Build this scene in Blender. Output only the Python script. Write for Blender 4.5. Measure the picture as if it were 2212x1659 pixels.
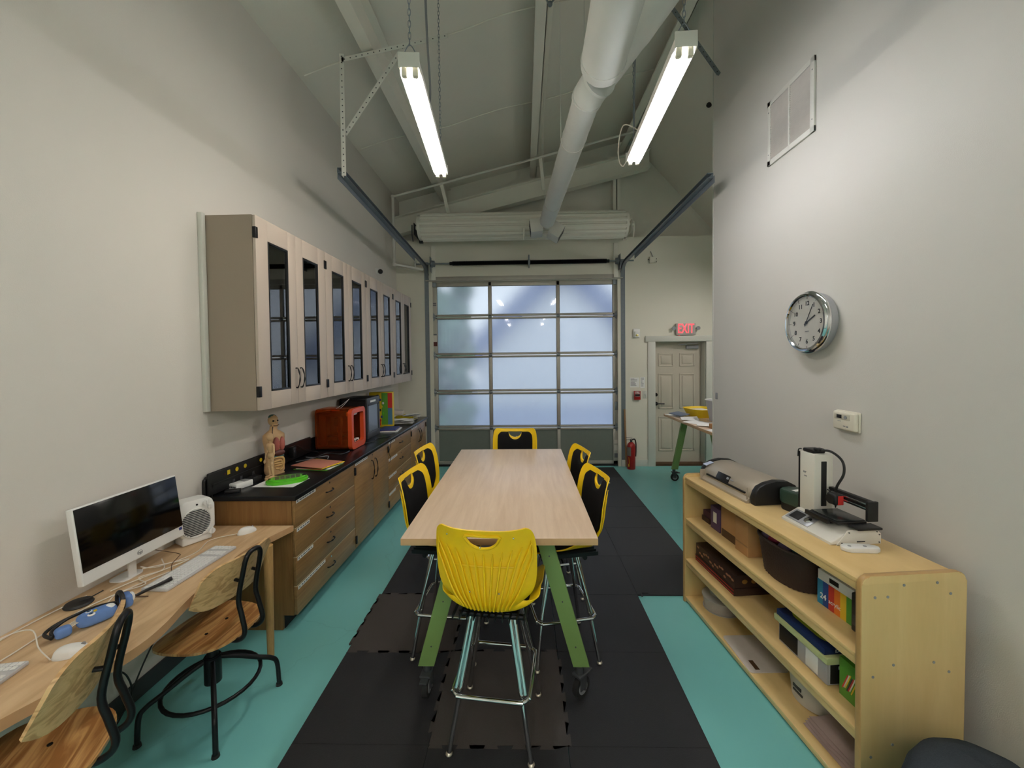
import bpy, bmesh, math, random
from mathutils import Matrix, Vector, Euler
PI = math.pi
random.seed(7)
SC = bpy.context.scene
for o in list(bpy.data.objects): bpy.data.objects.remove(o)
COL = SC.collection

# ------------------------------------------------------------ camera, world, exposure
F_PX, CX, CY = 870.5, 1112.1, 796.7
cd = bpy.data.cameras.new('camera'); cam = bpy.data.objects.new('camera', cd); COL.objects.link(cam)
cd.sensor_fit = 'HORIZONTAL'; cd.sensor_width = 36.0; cd.lens = F_PX*36.0/2212.0
cd.shift_x = -(CX-1106.0)/2212.0; cd.shift_y = (CY-829.5)/2212.0
cd.clip_start = 0.05; cd.clip_end = 200
cam.matrix_world = Matrix.Translation((0, 0, 1.8)) @ Matrix.Rotation(0.022433, 4, 'Z') @ Matrix.Rotation(PI/2-0.0254483, 4, 'X') @ Matrix.Rotation(-0.0111785, 4, 'Z')
SC.camera = cam
w = bpy.data.worlds.new('overcast_sky'); SC.world = w; w.use_nodes = True
_n = w.node_tree.nodes; _bg = _n['Background']; _bg.inputs[1].default_value = 1.6
_tc = _n.new('ShaderNodeTexCoord'); _sx = _n.new('ShaderNodeSeparateXYZ'); _cr = _n.new('ShaderNodeValToRGB')
_cr.color_ramp.elements[0].color = (0.74, 0.78, 0.82, 1); _cr.color_ramp.elements[1].color = (0.66, 0.79, 1.0, 1)
_cr.color_ramp.elements[1].position = 0.6
w.node_tree.links.new(_tc.outputs['Generated'], _sx.inputs[0]); w.node_tree.links.new(_sx.outputs[2], _cr.inputs[0]); w.node_tree.links.new(_cr.outputs[0], _bg.inputs[0])
vs = SC.view_settings
vs.view_transform = 'Standard'; vs.look = 'None'; vs.gamma = 1.0; vs.use_curve_mapping = False; vs.exposure = 0.4
TUBE_W = 44.0     # emission strength of the fluorescent tubes

# ------------------------------------------------------------ materials
def lin(v):
    v /= 255.0
    return v/12.92 if v <= 0.04045 else ((v+0.055)/1.055)**2.4
def C(r, g, b): return (lin(r), lin(g), lin(b), 1.0)
MATS = {}
def newmat(name):
    m = bpy.data.materials.new(name); m.use_nodes = True; MATS[name] = m
    return m, m.node_tree.nodes, m.node_tree.links, m.node_tree.nodes['Principled BSDF']
def mat(name, col, rough=0.5, metal=0.0, noise=0.06, nscale=30, bump=0.0, bscale=80, coat=0.0, spec=0.5, trans=0.0, alpha=1.0, emit=None, es=0.0, ior=1.45):
    if name in MATS: return MATS[name]
    m, N, L, b = newmat(name)
    b.inputs['Roughness'].default_value = rough; b.inputs['Metallic'].default_value = metal
    b.inputs['Specular IOR Level'].default_value = spec; b.inputs['Coat Weight'].default_value = coat
    b.inputs['Transmission Weight'].default_value = trans; b.inputs['IOR'].default_value = ior; b.inputs['Alpha'].default_value = alpha
    b.inputs['Base Color'].default_value = col
    tc = N.new('ShaderNodeTexCoord')
    if noise > 0:
        t = N.new('ShaderNodeTexNoise'); t.inputs['Scale'].default_value = nscale; t.inputs['Detail'].default_value = 3
        L.new(tc.outputs['Object'], t.inputs['Vector'])
        r = N.new('ShaderNodeMapRange'); r.inputs['To Min'].default_value = 1-noise; r.inputs['To Max'].default_value = 1+noise
        L.new(t.outputs['Fac'], r.inputs['Value'])
        mx = N.new('ShaderNodeVectorMath'); mx.operation = 'SCALE'; mx.inputs[0].default_value = col[:3]
        L.new(r.outputs[0], mx.inputs['Scale']); L.new(mx.outputs[0], b.inputs['Base Color'])
    if bump > 0:
        t = N.new('ShaderNodeTexNoise'); t.inputs['Scale'].default_value = bscale; t.inputs['Detail'].default_value = 4
        L.new(tc.outputs['Object'], t.inputs['Vector'])
        bp = N.new('ShaderNodeBump'); bp.inputs['Strength'].default_value = bump; bp.inputs['Distance'].default_value = 0.01
        L.new(t.outputs['Fac'], bp.inputs['Height']); L.new(bp.outputs[0], b.inputs['Normal'])
    if emit:
        b.inputs['Emission Color'].default_value = emit; b.inputs['Emission Strength'].default_value = es
    return m
def wood(name, c1, c2, scale=(1, 12, 12), rough=0.45, nscale=3.0, dist=1.5, contrast=(0.3, 0.7), coat=0.0, fine=0.25, coord='Object', rings=0.0):
    """streaky grain: noise squeezed across the grain (scale small along it)"""
    m, N, L, b = newmat(name)
    tc = N.new('ShaderNodeTexCoord'); mp = N.new('ShaderNodeMapping'); mp.inputs['Scale'].default_value = scale
    L.new(tc.outputs[coord], mp.inputs['Vector'])
    t = N.new('ShaderNodeTexNoise'); t.inputs['Scale'].default_value = nscale; t.inputs['Detail'].default_value = 6; t.inputs['Distortion'].default_value = dist
    L.new(mp.outputs[0], t.inputs['Vector'])
    src = t.outputs['Fac']
    if rings > 0:
        wv = N.new('ShaderNodeMath'); wv.operation = 'MULTIPLY'; wv.inputs[1].default_value = rings; L.new(src, wv.inputs[0])
        pp = N.new('ShaderNodeMath'); pp.operation = 'PINGPONG'; pp.inputs[1].default_value = 1.0; L.new(wv.outputs[0], pp.inputs[0]); src = pp.outputs[0]
    r = N.new('ShaderNodeValToRGB'); r.color_ramp.elements[0].position = contrast[0]; r.color_ramp.elements[1].position = contrast[1]
    r.color_ramp.elements[0].color = c1; r.color_ramp.elements[1].color = c2
    L.new(src, r.inputs[0])
    t2 = N.new('ShaderNodeTexNoise'); t2.inputs['Scale'].default_value = nscale*9; t2.inputs['Detail'].default_value = 2
    L.new(mp.outputs[0], t2.inputs['Vector'])
    mr = N.new('ShaderNodeMapRange'); mr.inputs['To Min'].default_value = 1-fine; mr.inputs['To Max'].default_value = 1+fine; L.new(t2.outputs['Fac'], mr.inputs['Value'])
    vm = N.new('ShaderNodeVectorMath'); vm.operation = 'SCALE'; L.new(r.outputs[0], vm.inputs[0]); L.new(mr.outputs[0], vm.inputs['Scale'])
    L.new(vm.outputs[0], b.inputs['Base Color']); b.inputs['Roughness'].default_value = rough; b.inputs['Coat Weight'].default_value = coat
    return m
def emis(name, col, s):
    m, N, L, b = newmat(name)
    b.inputs['Base Color'].default_value = col; b.inputs['Emission Color'].default_value = col; b.inputs['Emission Strength'].default_value = s
    return m

WALL = mat('wall_paint', C(216, 211, 202), 0.75, noise=0.015, nscale=2, bump=0.12, bscale=260)
WALLR = mat('wall_paint_partition', C(206, 203, 196), 0.6, noise=0.015, nscale=2, bump=0.12, bscale=260)
WALLB = mat('wall_paint_greenish', C(224, 221, 206), 0.75, noise=0.02, nscale=2, bump=0.12, bscale=260)
TRIM = mat('trim_paint', C(205, 205, 195), 0.5, noise=0.01)
INSUL = mat('insulation_facing', C(228, 224, 212), 0.6, noise=0.05, nscale=1.5, bump=0.6, bscale=5)
STEELW = mat('painted_steel_white', C(232, 229, 217), 0.5, noise=0.03, nscale=8)
STEELW2 = mat('painted_strut_white', C(214, 212, 204), 0.5, noise=0.03, nscale=8)
DUCTM = mat('duct_wrap_white', C(214, 214, 208), 0.55, noise=0.03, nscale=6, bump=0.25, bscale=14)
GALV = mat('galvanised_steel', C(136, 144, 148), 0.35, 0.5, noise=0.15, nscale=25)
GALVD = mat('galvanised_dark', C(124, 132, 138), 0.4, 0.3, noise=0.15, nscale=25)
ALU = mat('anodised_aluminium', C(178, 174, 164), 0.42, 0.3, noise=0.06, nscale=12)
BLACKP = mat('black_plastic', C(24, 24, 25), 0.42, noise=0.05)
BLACKM = mat('black_metal', C(20, 20, 22), 0.38, 0.3, noise=0.05)
BLACKR = mat('black_rubber', C(30, 30, 30), 0.75, noise=0.08)
DKGREY = mat('dark_grey_plastic', C(60, 62, 65), 0.45)
GREY = mat('grey_plastic', C(138, 140, 142), 0.45)
WHITEP = mat('white_plastic', C(228, 228, 224), 0.35, noise=0.01)
WHITEM = mat('white_painted_metal', C(222, 219, 208), 0.4, noise=0.02)
CREAM = mat('cream_plastic', C(222, 217, 200), 0.45, noise=0.02)
PAPER = mat('paper_white', C(235, 235, 232), 0.8, noise=0.02)
CHROME = mat('chrome', C(220, 222, 224), 0.08, 1.0, noise=0.0)
YEL = mat('yellow_polypropylene', C(246, 202, 20), 0.38, noise=0.03, nscale=60, bump=0.04, bscale=400)
PAD = mat('black_fabric', C(26, 25, 26), 0.95, noise=0.12, nscale=300, bump=0.25, bscale=500, spec=0.2)
GREEN = mat('green_powder_coat', C(118, 148, 84), 0.5, noise=0.04)
TEAL = None
FOAM = mat('black_foam', C(38, 38, 41), 0.62, noise=0.08, nscale=120, bump=0.25, bscale=350)
FOAMB = mat('brown_black_foam', C(70, 64, 61), 0.65, noise=0.08, nscale=120, bump=0.25, bscale=350)
EPOXY = mat('black_epoxy_resin', C(20, 21, 24), 0.28, noise=0.1, nscale=90)
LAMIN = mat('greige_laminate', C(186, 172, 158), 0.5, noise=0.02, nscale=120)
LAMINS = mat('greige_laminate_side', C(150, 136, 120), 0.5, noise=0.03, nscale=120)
CABIN = mat('cabinet_interior', C(120, 110, 100), 0.6)
SEAMBR = mat('brown_edge', C(84, 58, 34), 0.6)
REDP = mat('red_enamel', C(150, 22, 22), 0.35, coat=0.3)
RED = mat('red_print', C(196, 40, 36), 0.5)
ORANGE = mat('orange_plastic', C(214, 82, 40), 0.35, noise=0.03)
SCREEN = mat('screen_black', C(6, 6, 7), 0.12, noise=0.0)
NAVY = mat('navy_cover', C(52, 66, 128), 0.5)
YPRINT = mat('yellow_print', C(228, 196, 38), 0.45)
GPRINT = mat('green_print', C(92, 156, 52), 0.45)
LIME = mat('lime_plastic', C(88, 190, 36), 0.28, coat=0.3)
DRKRED = mat('dark_red_print', C(84, 32, 28), 0.5)
BROWNPR = mat('dark_brown_print', C(52, 34, 28), 0.5)
KRAFT = mat('kraft_board', C(176, 132, 84), 0.8, noise=0.06)
INK = mat('black_ink', C(18, 18, 18), 0.6, noise=0)
INKG = mat('grey_ink', C(105, 105, 110), 0.7, noise=0)
WICKER = mat('dark_wicker', C(52, 36, 30), 0.6, noise=0.2, nscale=80, bump=0.3, bscale=120)
SKINW = mat('basswood', C(206, 172, 128), 0.5, noise=0.06, nscale=25)
TORSO = mat('torso_plastic', C(204, 166, 120), 0.45, noise=0.05)
LUNG = mat('lung_pink', C(168, 92, 80), 0.45, noise=0.08)
LIVER = mat('liver_brown', C(92, 50, 44), 0.4, noise=0.08)
GUT = mat('intestine_tan', C(206, 166, 104), 0.45, noise=0.08)
TEALP = mat('teal_print', C(86, 128, 118), 0.5)
BLUEF = mat('blue_felt', C(104, 136, 192), 0.95, noise=0.08, nscale=60, spec=0.2)
CABLEW = mat('white_cable', C(222, 214, 200), 0.45, noise=0)
OLIVE = mat('dark_green_plastic', C(44, 66, 56), 0.4, noise=0.03)
CHAMP = mat('champagne_plastic', C(176, 166, 150), 0.35, 0.35, noise=0.02)
SILVER = mat('silver_plastic', C(176, 178, 182), 0.3, 0.5, noise=0.02)
GLASSY = mat('clock_glass', C(255, 255, 255), 0.02, trans=1.0, noise=0, ior=1.15)
ORANGEGL = mat('amber_acrylic', (1.0, 0.26, 0.06, 1), 0.06, trans=0.93, noise=0, ior=1.05)
CLEARP = mat('clear_plastic', C(235, 232, 226), 0.25, trans=0.55, noise=0, ior=1.1)
FROSTP = mat('frosted_tub', C(205, 205, 208), 0.4, trans=0.35, noise=0, ior=1.2)
DKCLOTH = mat('dark_grey_cloth', C(58, 64, 70), 0.95, noise=0.25, nscale=220, bump=0.4, bscale=260, spec=0.1)
WOODSTRIP = mat('bare_timber', C(150, 118, 82), 0.7, noise=0.15, nscale=15)
SALMON = mat('salmon_folder', C(190, 124, 104), 0.7)
TUBER = emis('fluorescent_tube_rear', (1.0, 0.945, 0.91, 1), TUBE_W*2.2)
TUBE = emis('fluorescent_tube', (1.0, 0.935, 0.855, 1), TUBE_W)
TUBE2 = emis('fluorescent_tube_cool', (0.96, 0.955, 1.0, 1), TUBE_W)
EXITRED = emis('exit_red', (1.0, 0.05, 0.07, 1), 1.3)
SOCKET = mat('lampholder', C(226, 220, 200), 0.4)
WALLOUT = mat('outside_siding', C(120, 135, 170), 0.8)

OAK = wood('oak_veneer', C(132, 98, 58), C(164, 126, 78), (18, 1.2, 18), 0.42, 2.5, 0.6, (0.25, 0.75), 0.1, 0.10)
OAKEND = wood('oak_end_panel', C(128, 90, 48), C(152, 112, 64), (18, 18, 1.2), 0.42, 2.5, 0.6, (0.25, 0.75), 0.1, 0.08)
MAPLE = wood('maple_table_laminate', C(208, 180, 152), C(228, 204, 178), (14, 1.0, 14), 0.38, 2.2, 0.5, (0.2, 0.8), 0.1, 0.05)
MAPLEEDGE = mat('table_edge_band', C(198, 160, 116), 0.45, noise=0.04)
BIRCH = wood('birch_ply', C(214, 180, 118), C(232, 202, 144), (3, 1.0, 3), 0.4, 1.6, 0.8, (0.2, 0.8), 0.15, 0.04)
BIRCHEND = wood('birch_end_panel', C(208, 178, 118), C(222, 194, 136), (6, 6, 0.8), 0.4, 1.6, 0.8, (0.2, 0.8), 0.15, 0.04)
BIRCHEDGE = mat('birch_edge_lacquered', C(190, 152, 96), 0.35, noise=0.08, nscale=40, coat=0.2)
PINE = wood('desk_board', C(198, 160, 116), C(226, 196, 154), (7, 1.0, 7), 0.5, 1.7, 1.6, (0.3, 0.72), 0.05, 0.06)
PINEEDGE = mat('desk_board_edge', C(196, 154, 112), 0.5, noise=0.12, nscale=20)
FIRSEAT = wood('fir_plywood', C(156, 104, 56), C(206, 158, 100), (1.2, 9, 2), 0.32, 2.4, 1.2, (0.15, 0.8), 0.35, 0.08, rings=5.0)
FIRBACK = wood('fir_plywood_pale', C(184, 144, 94), C(218, 180, 128), (5, 1.2, 9), 0.5, 2.4, 1.2, (0.15, 0.8), 0.05, 0.10, rings=6.0)

def floor_mat():
    m, N, L, b = newmat('teal_epoxy_floor')
    tc = N.new('ShaderNodeTexCoord')
    t = N.new('ShaderNodeTexNoise'); t.inputs['Scale'].default_value = 1.2; t.inputs['Detail'].default_value = 6; L.new(tc.outputs['Object'], t.inputs['Vector'])
    r = N.new('ShaderNodeValToRGB'); r.color_ramp.elements[0].color = C(116, 188, 186); r.color_ramp.elements[1].color = C(130, 203, 200)
    L.new(t.outputs['Fac'], r.inputs[0])
    v = N.new('ShaderNodeTexVoronoi'); v.feature = 'DISTANCE_TO_EDGE'; v.inputs['Scale'].default_value = 0.55
    d = N.new('ShaderNodeTexNoise'); d.inputs['Scale'].default_value = 5; d.inputs['Detail'].default_value = 5; L.new(tc.outputs['Object'], d.inputs['Vector'])
    ad = N.new('ShaderNodeVectorMath'); ad.operation = 'MULTIPLY_ADD'; ad.inputs[1].default_value = (0.25, 0.25, 0); L.new(d.outputs['Color'], ad.inputs[0]); L.new(tc.outputs['Object'], ad.inputs[2])
    L.new(ad.outputs[0], v.inputs['Vector'])
    cr = N.new('ShaderNodeMapRange'); cr.inputs['From Max'].default_value = 0.0035; cr.inputs['To Min'].default_value = 0.90; cr.inputs['To Max'].default_value = 1.0; L.new(v.outputs['Distance'], cr.inputs['Value'])
    vm = N.new('ShaderNodeVectorMath'); vm.operation = 'SCALE'; L.new(r.outputs[0], vm.inputs[0]); L.new(cr.outputs[0], vm.inputs['Scale'])
    L.new(vm.outputs[0], b.inputs['Base Color'])
    rr = N.new('ShaderNodeMapRange'); rr.inputs['To Min'].default_value = 0.25; rr.inputs['To Max'].default_value = 0.42; L.new(t.outputs['Fac'], rr.inputs['Value']); L.new(rr.outputs[0], b.inputs['Roughness'])
    return m
TEAL = floor_mat()
def pane_mat():
    # frosted acrylic pane: rough see-through + a little translucency, glossy inner face
    m, N, L, b = newmat('frosted_pane'); N.remove(b); out = N['Material Output']
    g = N.new('ShaderNodeBsdfRefraction'); g.inputs['Roughness'].default_value = 0.20; g.inputs['IOR'].default_value = 1.6; g.inputs['Color'].default_value = (0.84, 0.86, 0.87, 1)
    tr = N.new('ShaderNodeBsdfTranslucent'); tr.inputs['Color'].default_value = (0.86, 0.88, 0.90, 1)
    mx = N.new('ShaderNodeMixShader'); mx.inputs[0].default_value = 0.25
    gl = N.new('ShaderNodeBsdfGlossy'); gl.inputs['Roughness'].default_value = 0.04
    fr = N.new('ShaderNodeFresnel'); fr.inputs['IOR'].default_value = 1.45
    mx2 = N.new('ShaderNodeMixShader')
    L.new(g.outputs[0], mx.inputs[1]); L.new(tr.outputs[0], mx.inputs[2]); L.new(fr.outputs[0], mx2.inputs[0]); L.new(mx.outputs[0], mx2.inputs[1]); L.new(gl.outputs[0], mx2.inputs[2]); L.new(mx2.outputs[0], out.inputs[0])
    return m
PANE = pane_mat()
def cabglass_mat():
    m, N, L, b = newmat('cabinet_door_glass'); N.remove(b); out = N['Material Output']
    t = N.new('ShaderNodeBsdfTransparent'); t.inputs['Color'].default_value = (0.52, 0.54, 0.55, 1)
    gl = N.new('ShaderNodeBsdfGlossy'); gl.inputs['Roughness'].default_value = 0.01
    fr = N.new('ShaderNodeFresnel'); fr.inputs['IOR'].default_value = 2.3
    mx = N.new('ShaderNodeMixShader'); L.new(fr.outputs[0], mx.inputs[0]); L.new(t.outputs[0], mx.inputs[1]); L.new(gl.outputs[0], mx.inputs[2]); L.new(mx.outputs[0], out.inputs[0])
    return m
CABGLASS = cabglass_mat()

# ------------------------------------------------------------ geometry helpers
class G:
    def __init__(s): s.bm = bmesh.new(); s.mi = 0
    def _m(s, vs_):
        for v in vs_:
            if v.is_valid:
                for f in v.link_faces: f.material_index = s.mi
    def box(s, c, size, bev=0.0, seg=2, rot=None, M=None):
        R = rot.to_matrix().to_4x4() if isinstance(rot, Euler) else (Euler(rot).to_matrix().to_4x4() if rot else Matrix.Identity(4))
        T = Matrix.Translation(c) @ R @ Matrix.Diagonal((*size, 1))
        if M is not None: T = M @ T
        r = bmesh.ops.create_cube(s.bm, size=1, matrix=T); vv = r['verts']
        s._m(vv)
        if bev > 0:
            b = min(bev, 0.49*min(size))
            es = list({e for v in vv for e in v.link_edges})
            rr = bmesh.ops.bevel(s.bm, geom=es, offset=b, segments=seg, affect='EDGES', profile=0.5)
            for f in rr['faces']: f.material_index = s.mi
        return s
    def b2(s, x0, x1, y0, y1, z0, z1, bev=0.0, seg=2, M=None):
        return s.box(((x0+x1)/2, (y0+y1)/2, (z0+z1)/2), (abs(x1-x0), abs(y1-y0), abs(z1-z0)), bev, seg, M=M)
    def cyl(s, p0, p1, r0, r1=None, n=20, cap=True):
        p0 = Vector(p0); p1 = Vector(p1); r1 = r0 if r1 is None else r1
        d = p1-p0; q = d.to_track_quat('Z', 'Y').to_matrix().to_4x4()
        r = bmesh.ops.create_cone(s.bm, cap_ends=cap, segments=n, radius1=r0, radius2=r1, depth=d.length, matrix=Matrix.Translation((p0+p1)/2) @ q)
        s._m(r['verts']); return s
    def bar(s, p0, p1, wx, wy, up=(0, 0, 1), bev=0.0):
        """box running from p0 to p1, wx across (along up x d), wy along up"""
        p0 = Vector(p0); p1 = Vector(p1); d = (p1-p0); L = d.length; d.normalize(); u = Vector(up)
        x = u.cross(d).normalized(); y = d.cross(x).normalized()
        R = Matrix((x, y, d)).transposed().to_4x4()
        return s.box((0, 0, 0), (wx, wy, L), bev, M=Matrix.Translation((p0+p1)/2) @ R)
    def ball(s, c, r, n=16, M=None):
        r = (r, r, r) if not hasattr(r, '__len__') else r
        T = Matrix.Translation(c) @ Matrix.Diagonal((*r, 1))
        if M is not None: T = M @ T
        q = bmesh.ops.create_uvsphere(s.bm, u_segments=n, v_segments=max(6, n//2), radius=1, matrix=T); s._m(q['verts']); return s
    def tube(s, pts, r, n=8, closed=False, sub=6, cap=True):
        P = [Vector(p) for p in pts]
        if sub > 1 and len(P) > 2:
            Q = []; m = len(P); rng = m if closed else m-1
            for i in range(rng):
                a = P[(i-1) % m] if (closed or i > 0) else P[0]; b = P[i]; c = P[(i+1) % m]; d = P[(i+2) % m] if (closed or i+2 < m) else P[m-1]
                for k in range(sub):
                    t = k/sub
                    Q.append(0.5*((2*b)+(c-a)*t+(2*a-5*b+4*c-d)*t*t+(3*b-a-3*c+d)*t**3))
            if not closed: Q.append(P[-1])
            P = Q
        m = len(P); rings = []; prev = None
        for i, p in enumerate(P):
            if closed: t = P[(i+1) % m]-P[i-1]
            else: t = (P[min(i+1, m-1)]-P[max(i-1, 0)])
            t.normalize()
            if prev is None:
                a = Vector((0, 0, 1)) if abs(t.z) < 0.9 else Vector((1, 0, 0)); nx = a.cross(t).normalized()
            else:
                nx = (prev-t*prev.dot(t))
                if nx.length < 1e-6: nx = prev
                nx.normalize()
            prev = nx; ny = t.cross(nx)
            rr = r[min(i, len(r)-1)] if hasattr(r, '__len__') else r
            rings.append([s.bm.verts.new(p+nx*rr*math.cos(2*PI*k/n)+ny*rr*math.sin(2*PI*k/n)) for k in range(n)])
        fs = []
        for i in range(m if closed else m-1):
            a = rings[i]; b = rings[(i+1) % m]
            for k in range(n):
                try: fs.append(s.bm.faces.new((a[k], a[(k+1) % n], b[(k+1) % n], b[k])))
                except ValueError: pass
        if cap and not closed:
            fs.append(s.bm.faces.new(rings[0][::-1])); fs.append(s.bm.faces.new(rings[-1]))
        for f in fs: f.material_index = s.mi
        return s
    def lathe(s, prof, n=28, M=None, cap=True):
        rings = []
        M = M or Matrix.Identity(4)
        for r, z in prof:
            rings.append([s.bm.verts.new(M @ Vector((max(r, 1e-4)*math.cos(2*PI*k/n), max(r, 1e-4)*math.sin(2*PI*k/n), z))) for k in range(n)])
        fs = []
        for a, b in zip(rings, rings[1:]):
            for k in range(n): fs.append(s.bm.faces.new((a[k], a[(k+1) % n], b[(k+1) % n], b[k])))
        if cap:
            fs.append(s.bm.faces.new(rings[0][::-1])); fs.append(s.bm.faces.new(rings[-1]))
        for f in fs: f.material_index = s.mi
        return s
    def prism(s, poly, z0, z1, M=None, bev=0.0, seg=2):
        M = M or Matrix.Identity(4)
        a = [s.bm.verts.new(M @ Vector((x, y, z0))) for x, y in poly]; b = [s.bm.verts.new(M @ Vector((x, y, z1))) for x, y in poly]
        n = len(poly); fs = [s.bm.faces.new(a[::-1]), s.bm.faces.new(b)]
        for i in range(n): fs.append(s.bm.faces.new((a[i], a[(i+1) % n], b[(i+1) % n], b[i])))
        for f in fs: f.material_index = s.mi
        if bev > 0:
            es = [e for f in fs[:2] for e in f.edges]
            rr = bmesh.ops.bevel(s.bm, geom=es, offset=bev, segments=seg, affect='EDGES', profile=0.5)
            for f in rr['faces']: f.material_index = s.mi
        return s
    def surf(s, fn, nu, nv, th=0.0, u=(0, 1), v=(0, 1)):
        V = [[Vector(fn(u[0]+(u[1]-u[0])*i/nu, v[0]+(v[1]-v[0])*j/nv)) for j in range(nv+1)] for i in range(nu+1)]
        A = [[s.bm.verts.new(p) for p in row] for row in V]; fs = []
        for i in range(nu):
            for j in range(nv): fs.append(s.bm.faces.new((A[i][j], A[i+1][j], A[i+1][j+1], A[i][j+1])))
        if th:
            def nrm(i, j):
                du = V[min(i+1, nu)][j]-V[max(i-1, 0)][j]; dv = V[i][min(j+1, nv)]-V[i][max(j-1, 0)]
                q = du.cross(dv); return q.normalized() if q.length > 1e-9 else Vector((0, 0, 1))
            B = [[s.bm.verts.new(V[i][j]-nrm(i, j)*th) for j in range(nv+1)] for i in range(nu+1)]
            for i in range(nu):
                for j in range(nv): fs.append(s.bm.faces.new((B[i][j+1], B[i+1][j+1], B[i+1][j], B[i][j])))
            for i in range(nu):
                fs.append(s.bm.faces.new((A[i+1][0], A[i][0], B[i][0], B[i+1][0]))); fs.append(s.bm.faces.new((A[i][nv], A[i+1][nv], B[i+1][nv], B[i][nv])))
            for j in range(nv):
                fs.append(s.bm.faces.new((A[0][j], A[0][j+1], B[0][j+1], B[0][j]))); fs.append(s.bm.faces.new((A[nu][j+1], A[nu][j], B[nu][j], B[nu][j+1])))
        for f in fs: f.material_index = s.mi
        return s
    def done(s, name, m, parent=None, angle=35, loc=None, rot=None, fix=True):
        if fix: bmesh.ops.recalc_face_normals(s.bm, faces=s.bm.faces)
        me = bpy.data.meshes.new(name); s.bm.to_mesh(me); s.bm.free()
        for q in (m if isinstance(m, (list, tuple)) else [m]): me.materials.append(q)
        for p in me.polygons: p.use_smooth = True
        me.set_sharp_from_angle(angle=math.radians(angle))
        o = bpy.data.objects.new(name, me); COL.objects.link(o)
        if parent: o.parent = parent
        if loc: o.location = loc
        if rot: o.rotation_euler = rot
        return o

def tag(o, label, cat, group=None, kind=None):
    o['label'] = label; o['category'] = cat
    if group: o['group'] = group
    if kind: o['kind'] = kind
    return o
def thing(name, label, cat, loc=(0, 0, 0), rz=0.0, group=None, rot=None):
    o = bpy.data.objects.new(name, None); COL.objects.link(o); o.location = loc
    o.rotation_euler = rot if rot else (0, 0, rz); o.empty_display_size = 0.05
    return tag(o, label, cat, group)
def struct(o): o['kind'] = 'structure'; return o
def cut(o, g, op='DIFFERENCE'):
    c = g.done('cutter', INK)
    m = o.modifiers.new('b', 'BOOLEAN'); m.object = c; m.operation = op; m.solver = 'EXACT'
    bpy.context.view_layer.update()
    dg = bpy.context.evaluated_depsgraph_get(); me = bpy.data.meshes.new_from_object(o.evaluated_get(dg))
    o.modifiers.clear(); old = o.data; o.data = me; bpy.data.meshes.remove(old); bpy.data.objects.remove(c)
    for p in o.data.polygons: p.use_smooth = True
    o.data.set_sharp_from_angle(angle=math.radians(35))
    return o
def text(s, size, M, m, parent, name='lettering', ext=0.0006, align='CENTER', bold=0.0, sx=1.0):
    cu = bpy.data.curves.new('t', 'FONT'); cu.body = s; cu.size = size; cu.extrude = ext; cu.align_x = align; cu.align_y = 'CENTER'; cu.offset = bold; cu.resolution_u = 3
    t = bpy.data.objects.new('t', cu); COL.objects.link(t); bpy.context.view_layer.update()
    me = bpy.data.meshes.new_from_object(t.evaluated_get(bpy.context.evaluated_depsgraph_get()))
    bpy.data.objects.remove(t); bpy.data.curves.remove(cu)
    me.transform(M @ Matrix.Diagonal((sx, 1, 1, 1))); me.materials.clear(); me.materials.append(m); me.name = name
    o = bpy.data.objects.new(name, me); COL.objects.link(o)
    if parent: o.parent = parent
    return o
def frame(o, x, y):   # matrix: text in plane with axes x (reading) and y (up)
    x = Vector(x).normalized(); y = Vector(y).normalized(); z = x.cross(y)
    M = Matrix((x, y, z)).transposed().to_4x4(); M.translation = Vector(o); return M
def copy_tree(o, parent=None):
    c = o.copy(); COL.objects.link(c); c.parent = parent
    for ch in o.children: copy_tree(ch, c)
    return c
def rrect(w, h, r, n=5, cx=0, cy=0):
    P = []
    for sx, sy, a0 in ((1, 1, 0), (-1, 1, PI/2), (-1, -1, PI), (1, -1, 1.5*PI)):
        for k in range(n+1):
            a = a0+PI/2*k/n; P.append((cx+sx*(w/2-r)+r*math.cos(a), cy+sy*(h/2-r)+r*math.sin(a)))
    return P

# ============================================================ SETTING
XL, XR, YB, YP = -2.09, 1.80, 6.65, 3.87     # left wall, partition, back wall, partition end
def roofz(x): return 4.48+0.245*(x+2.09)
RIDGE = 1.80; RZ = roofz(RIDGE)
def steepz(x): return RZ-1.10*(x-RIDGE)
XA = 5.2
o = struct(G().b2(XL-0.2, XA, -6.2, 7.1, -0.15, 0).done('floor', TEAL))
o = struct(G().b2(XL-0.15, XL, -6.2, 7.1, 0, 4.6).done('wall_left', WALL))
o = struct(G().b2(XR, XR+0.12, -6.2, YP, 0, RZ-0.012).done('wall_right', WALLR))
o = struct(G().b2(XA, XA+0.15, -6.2, 7.1, 0, 2.4).done('wall_alcove', WALLB))
M_ = Matrix.Rotation(PI/2, 4, 'X')
def yz(poly, y0, y1, name, m):    # poly in x,z extruded y0..y1
    g = G(); g.prism(poly, -y1, -y0, M=M_); return struct(g.done(name, m))
yz([(XL-0.15, 0), (XA, 0), (XA, 2.0), (RIDGE, RZ+0.01), (XL-0.15, roofz(XL-0.15)+0.01)], -6.2, -6.05, 'wall_rear', WALL)
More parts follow.
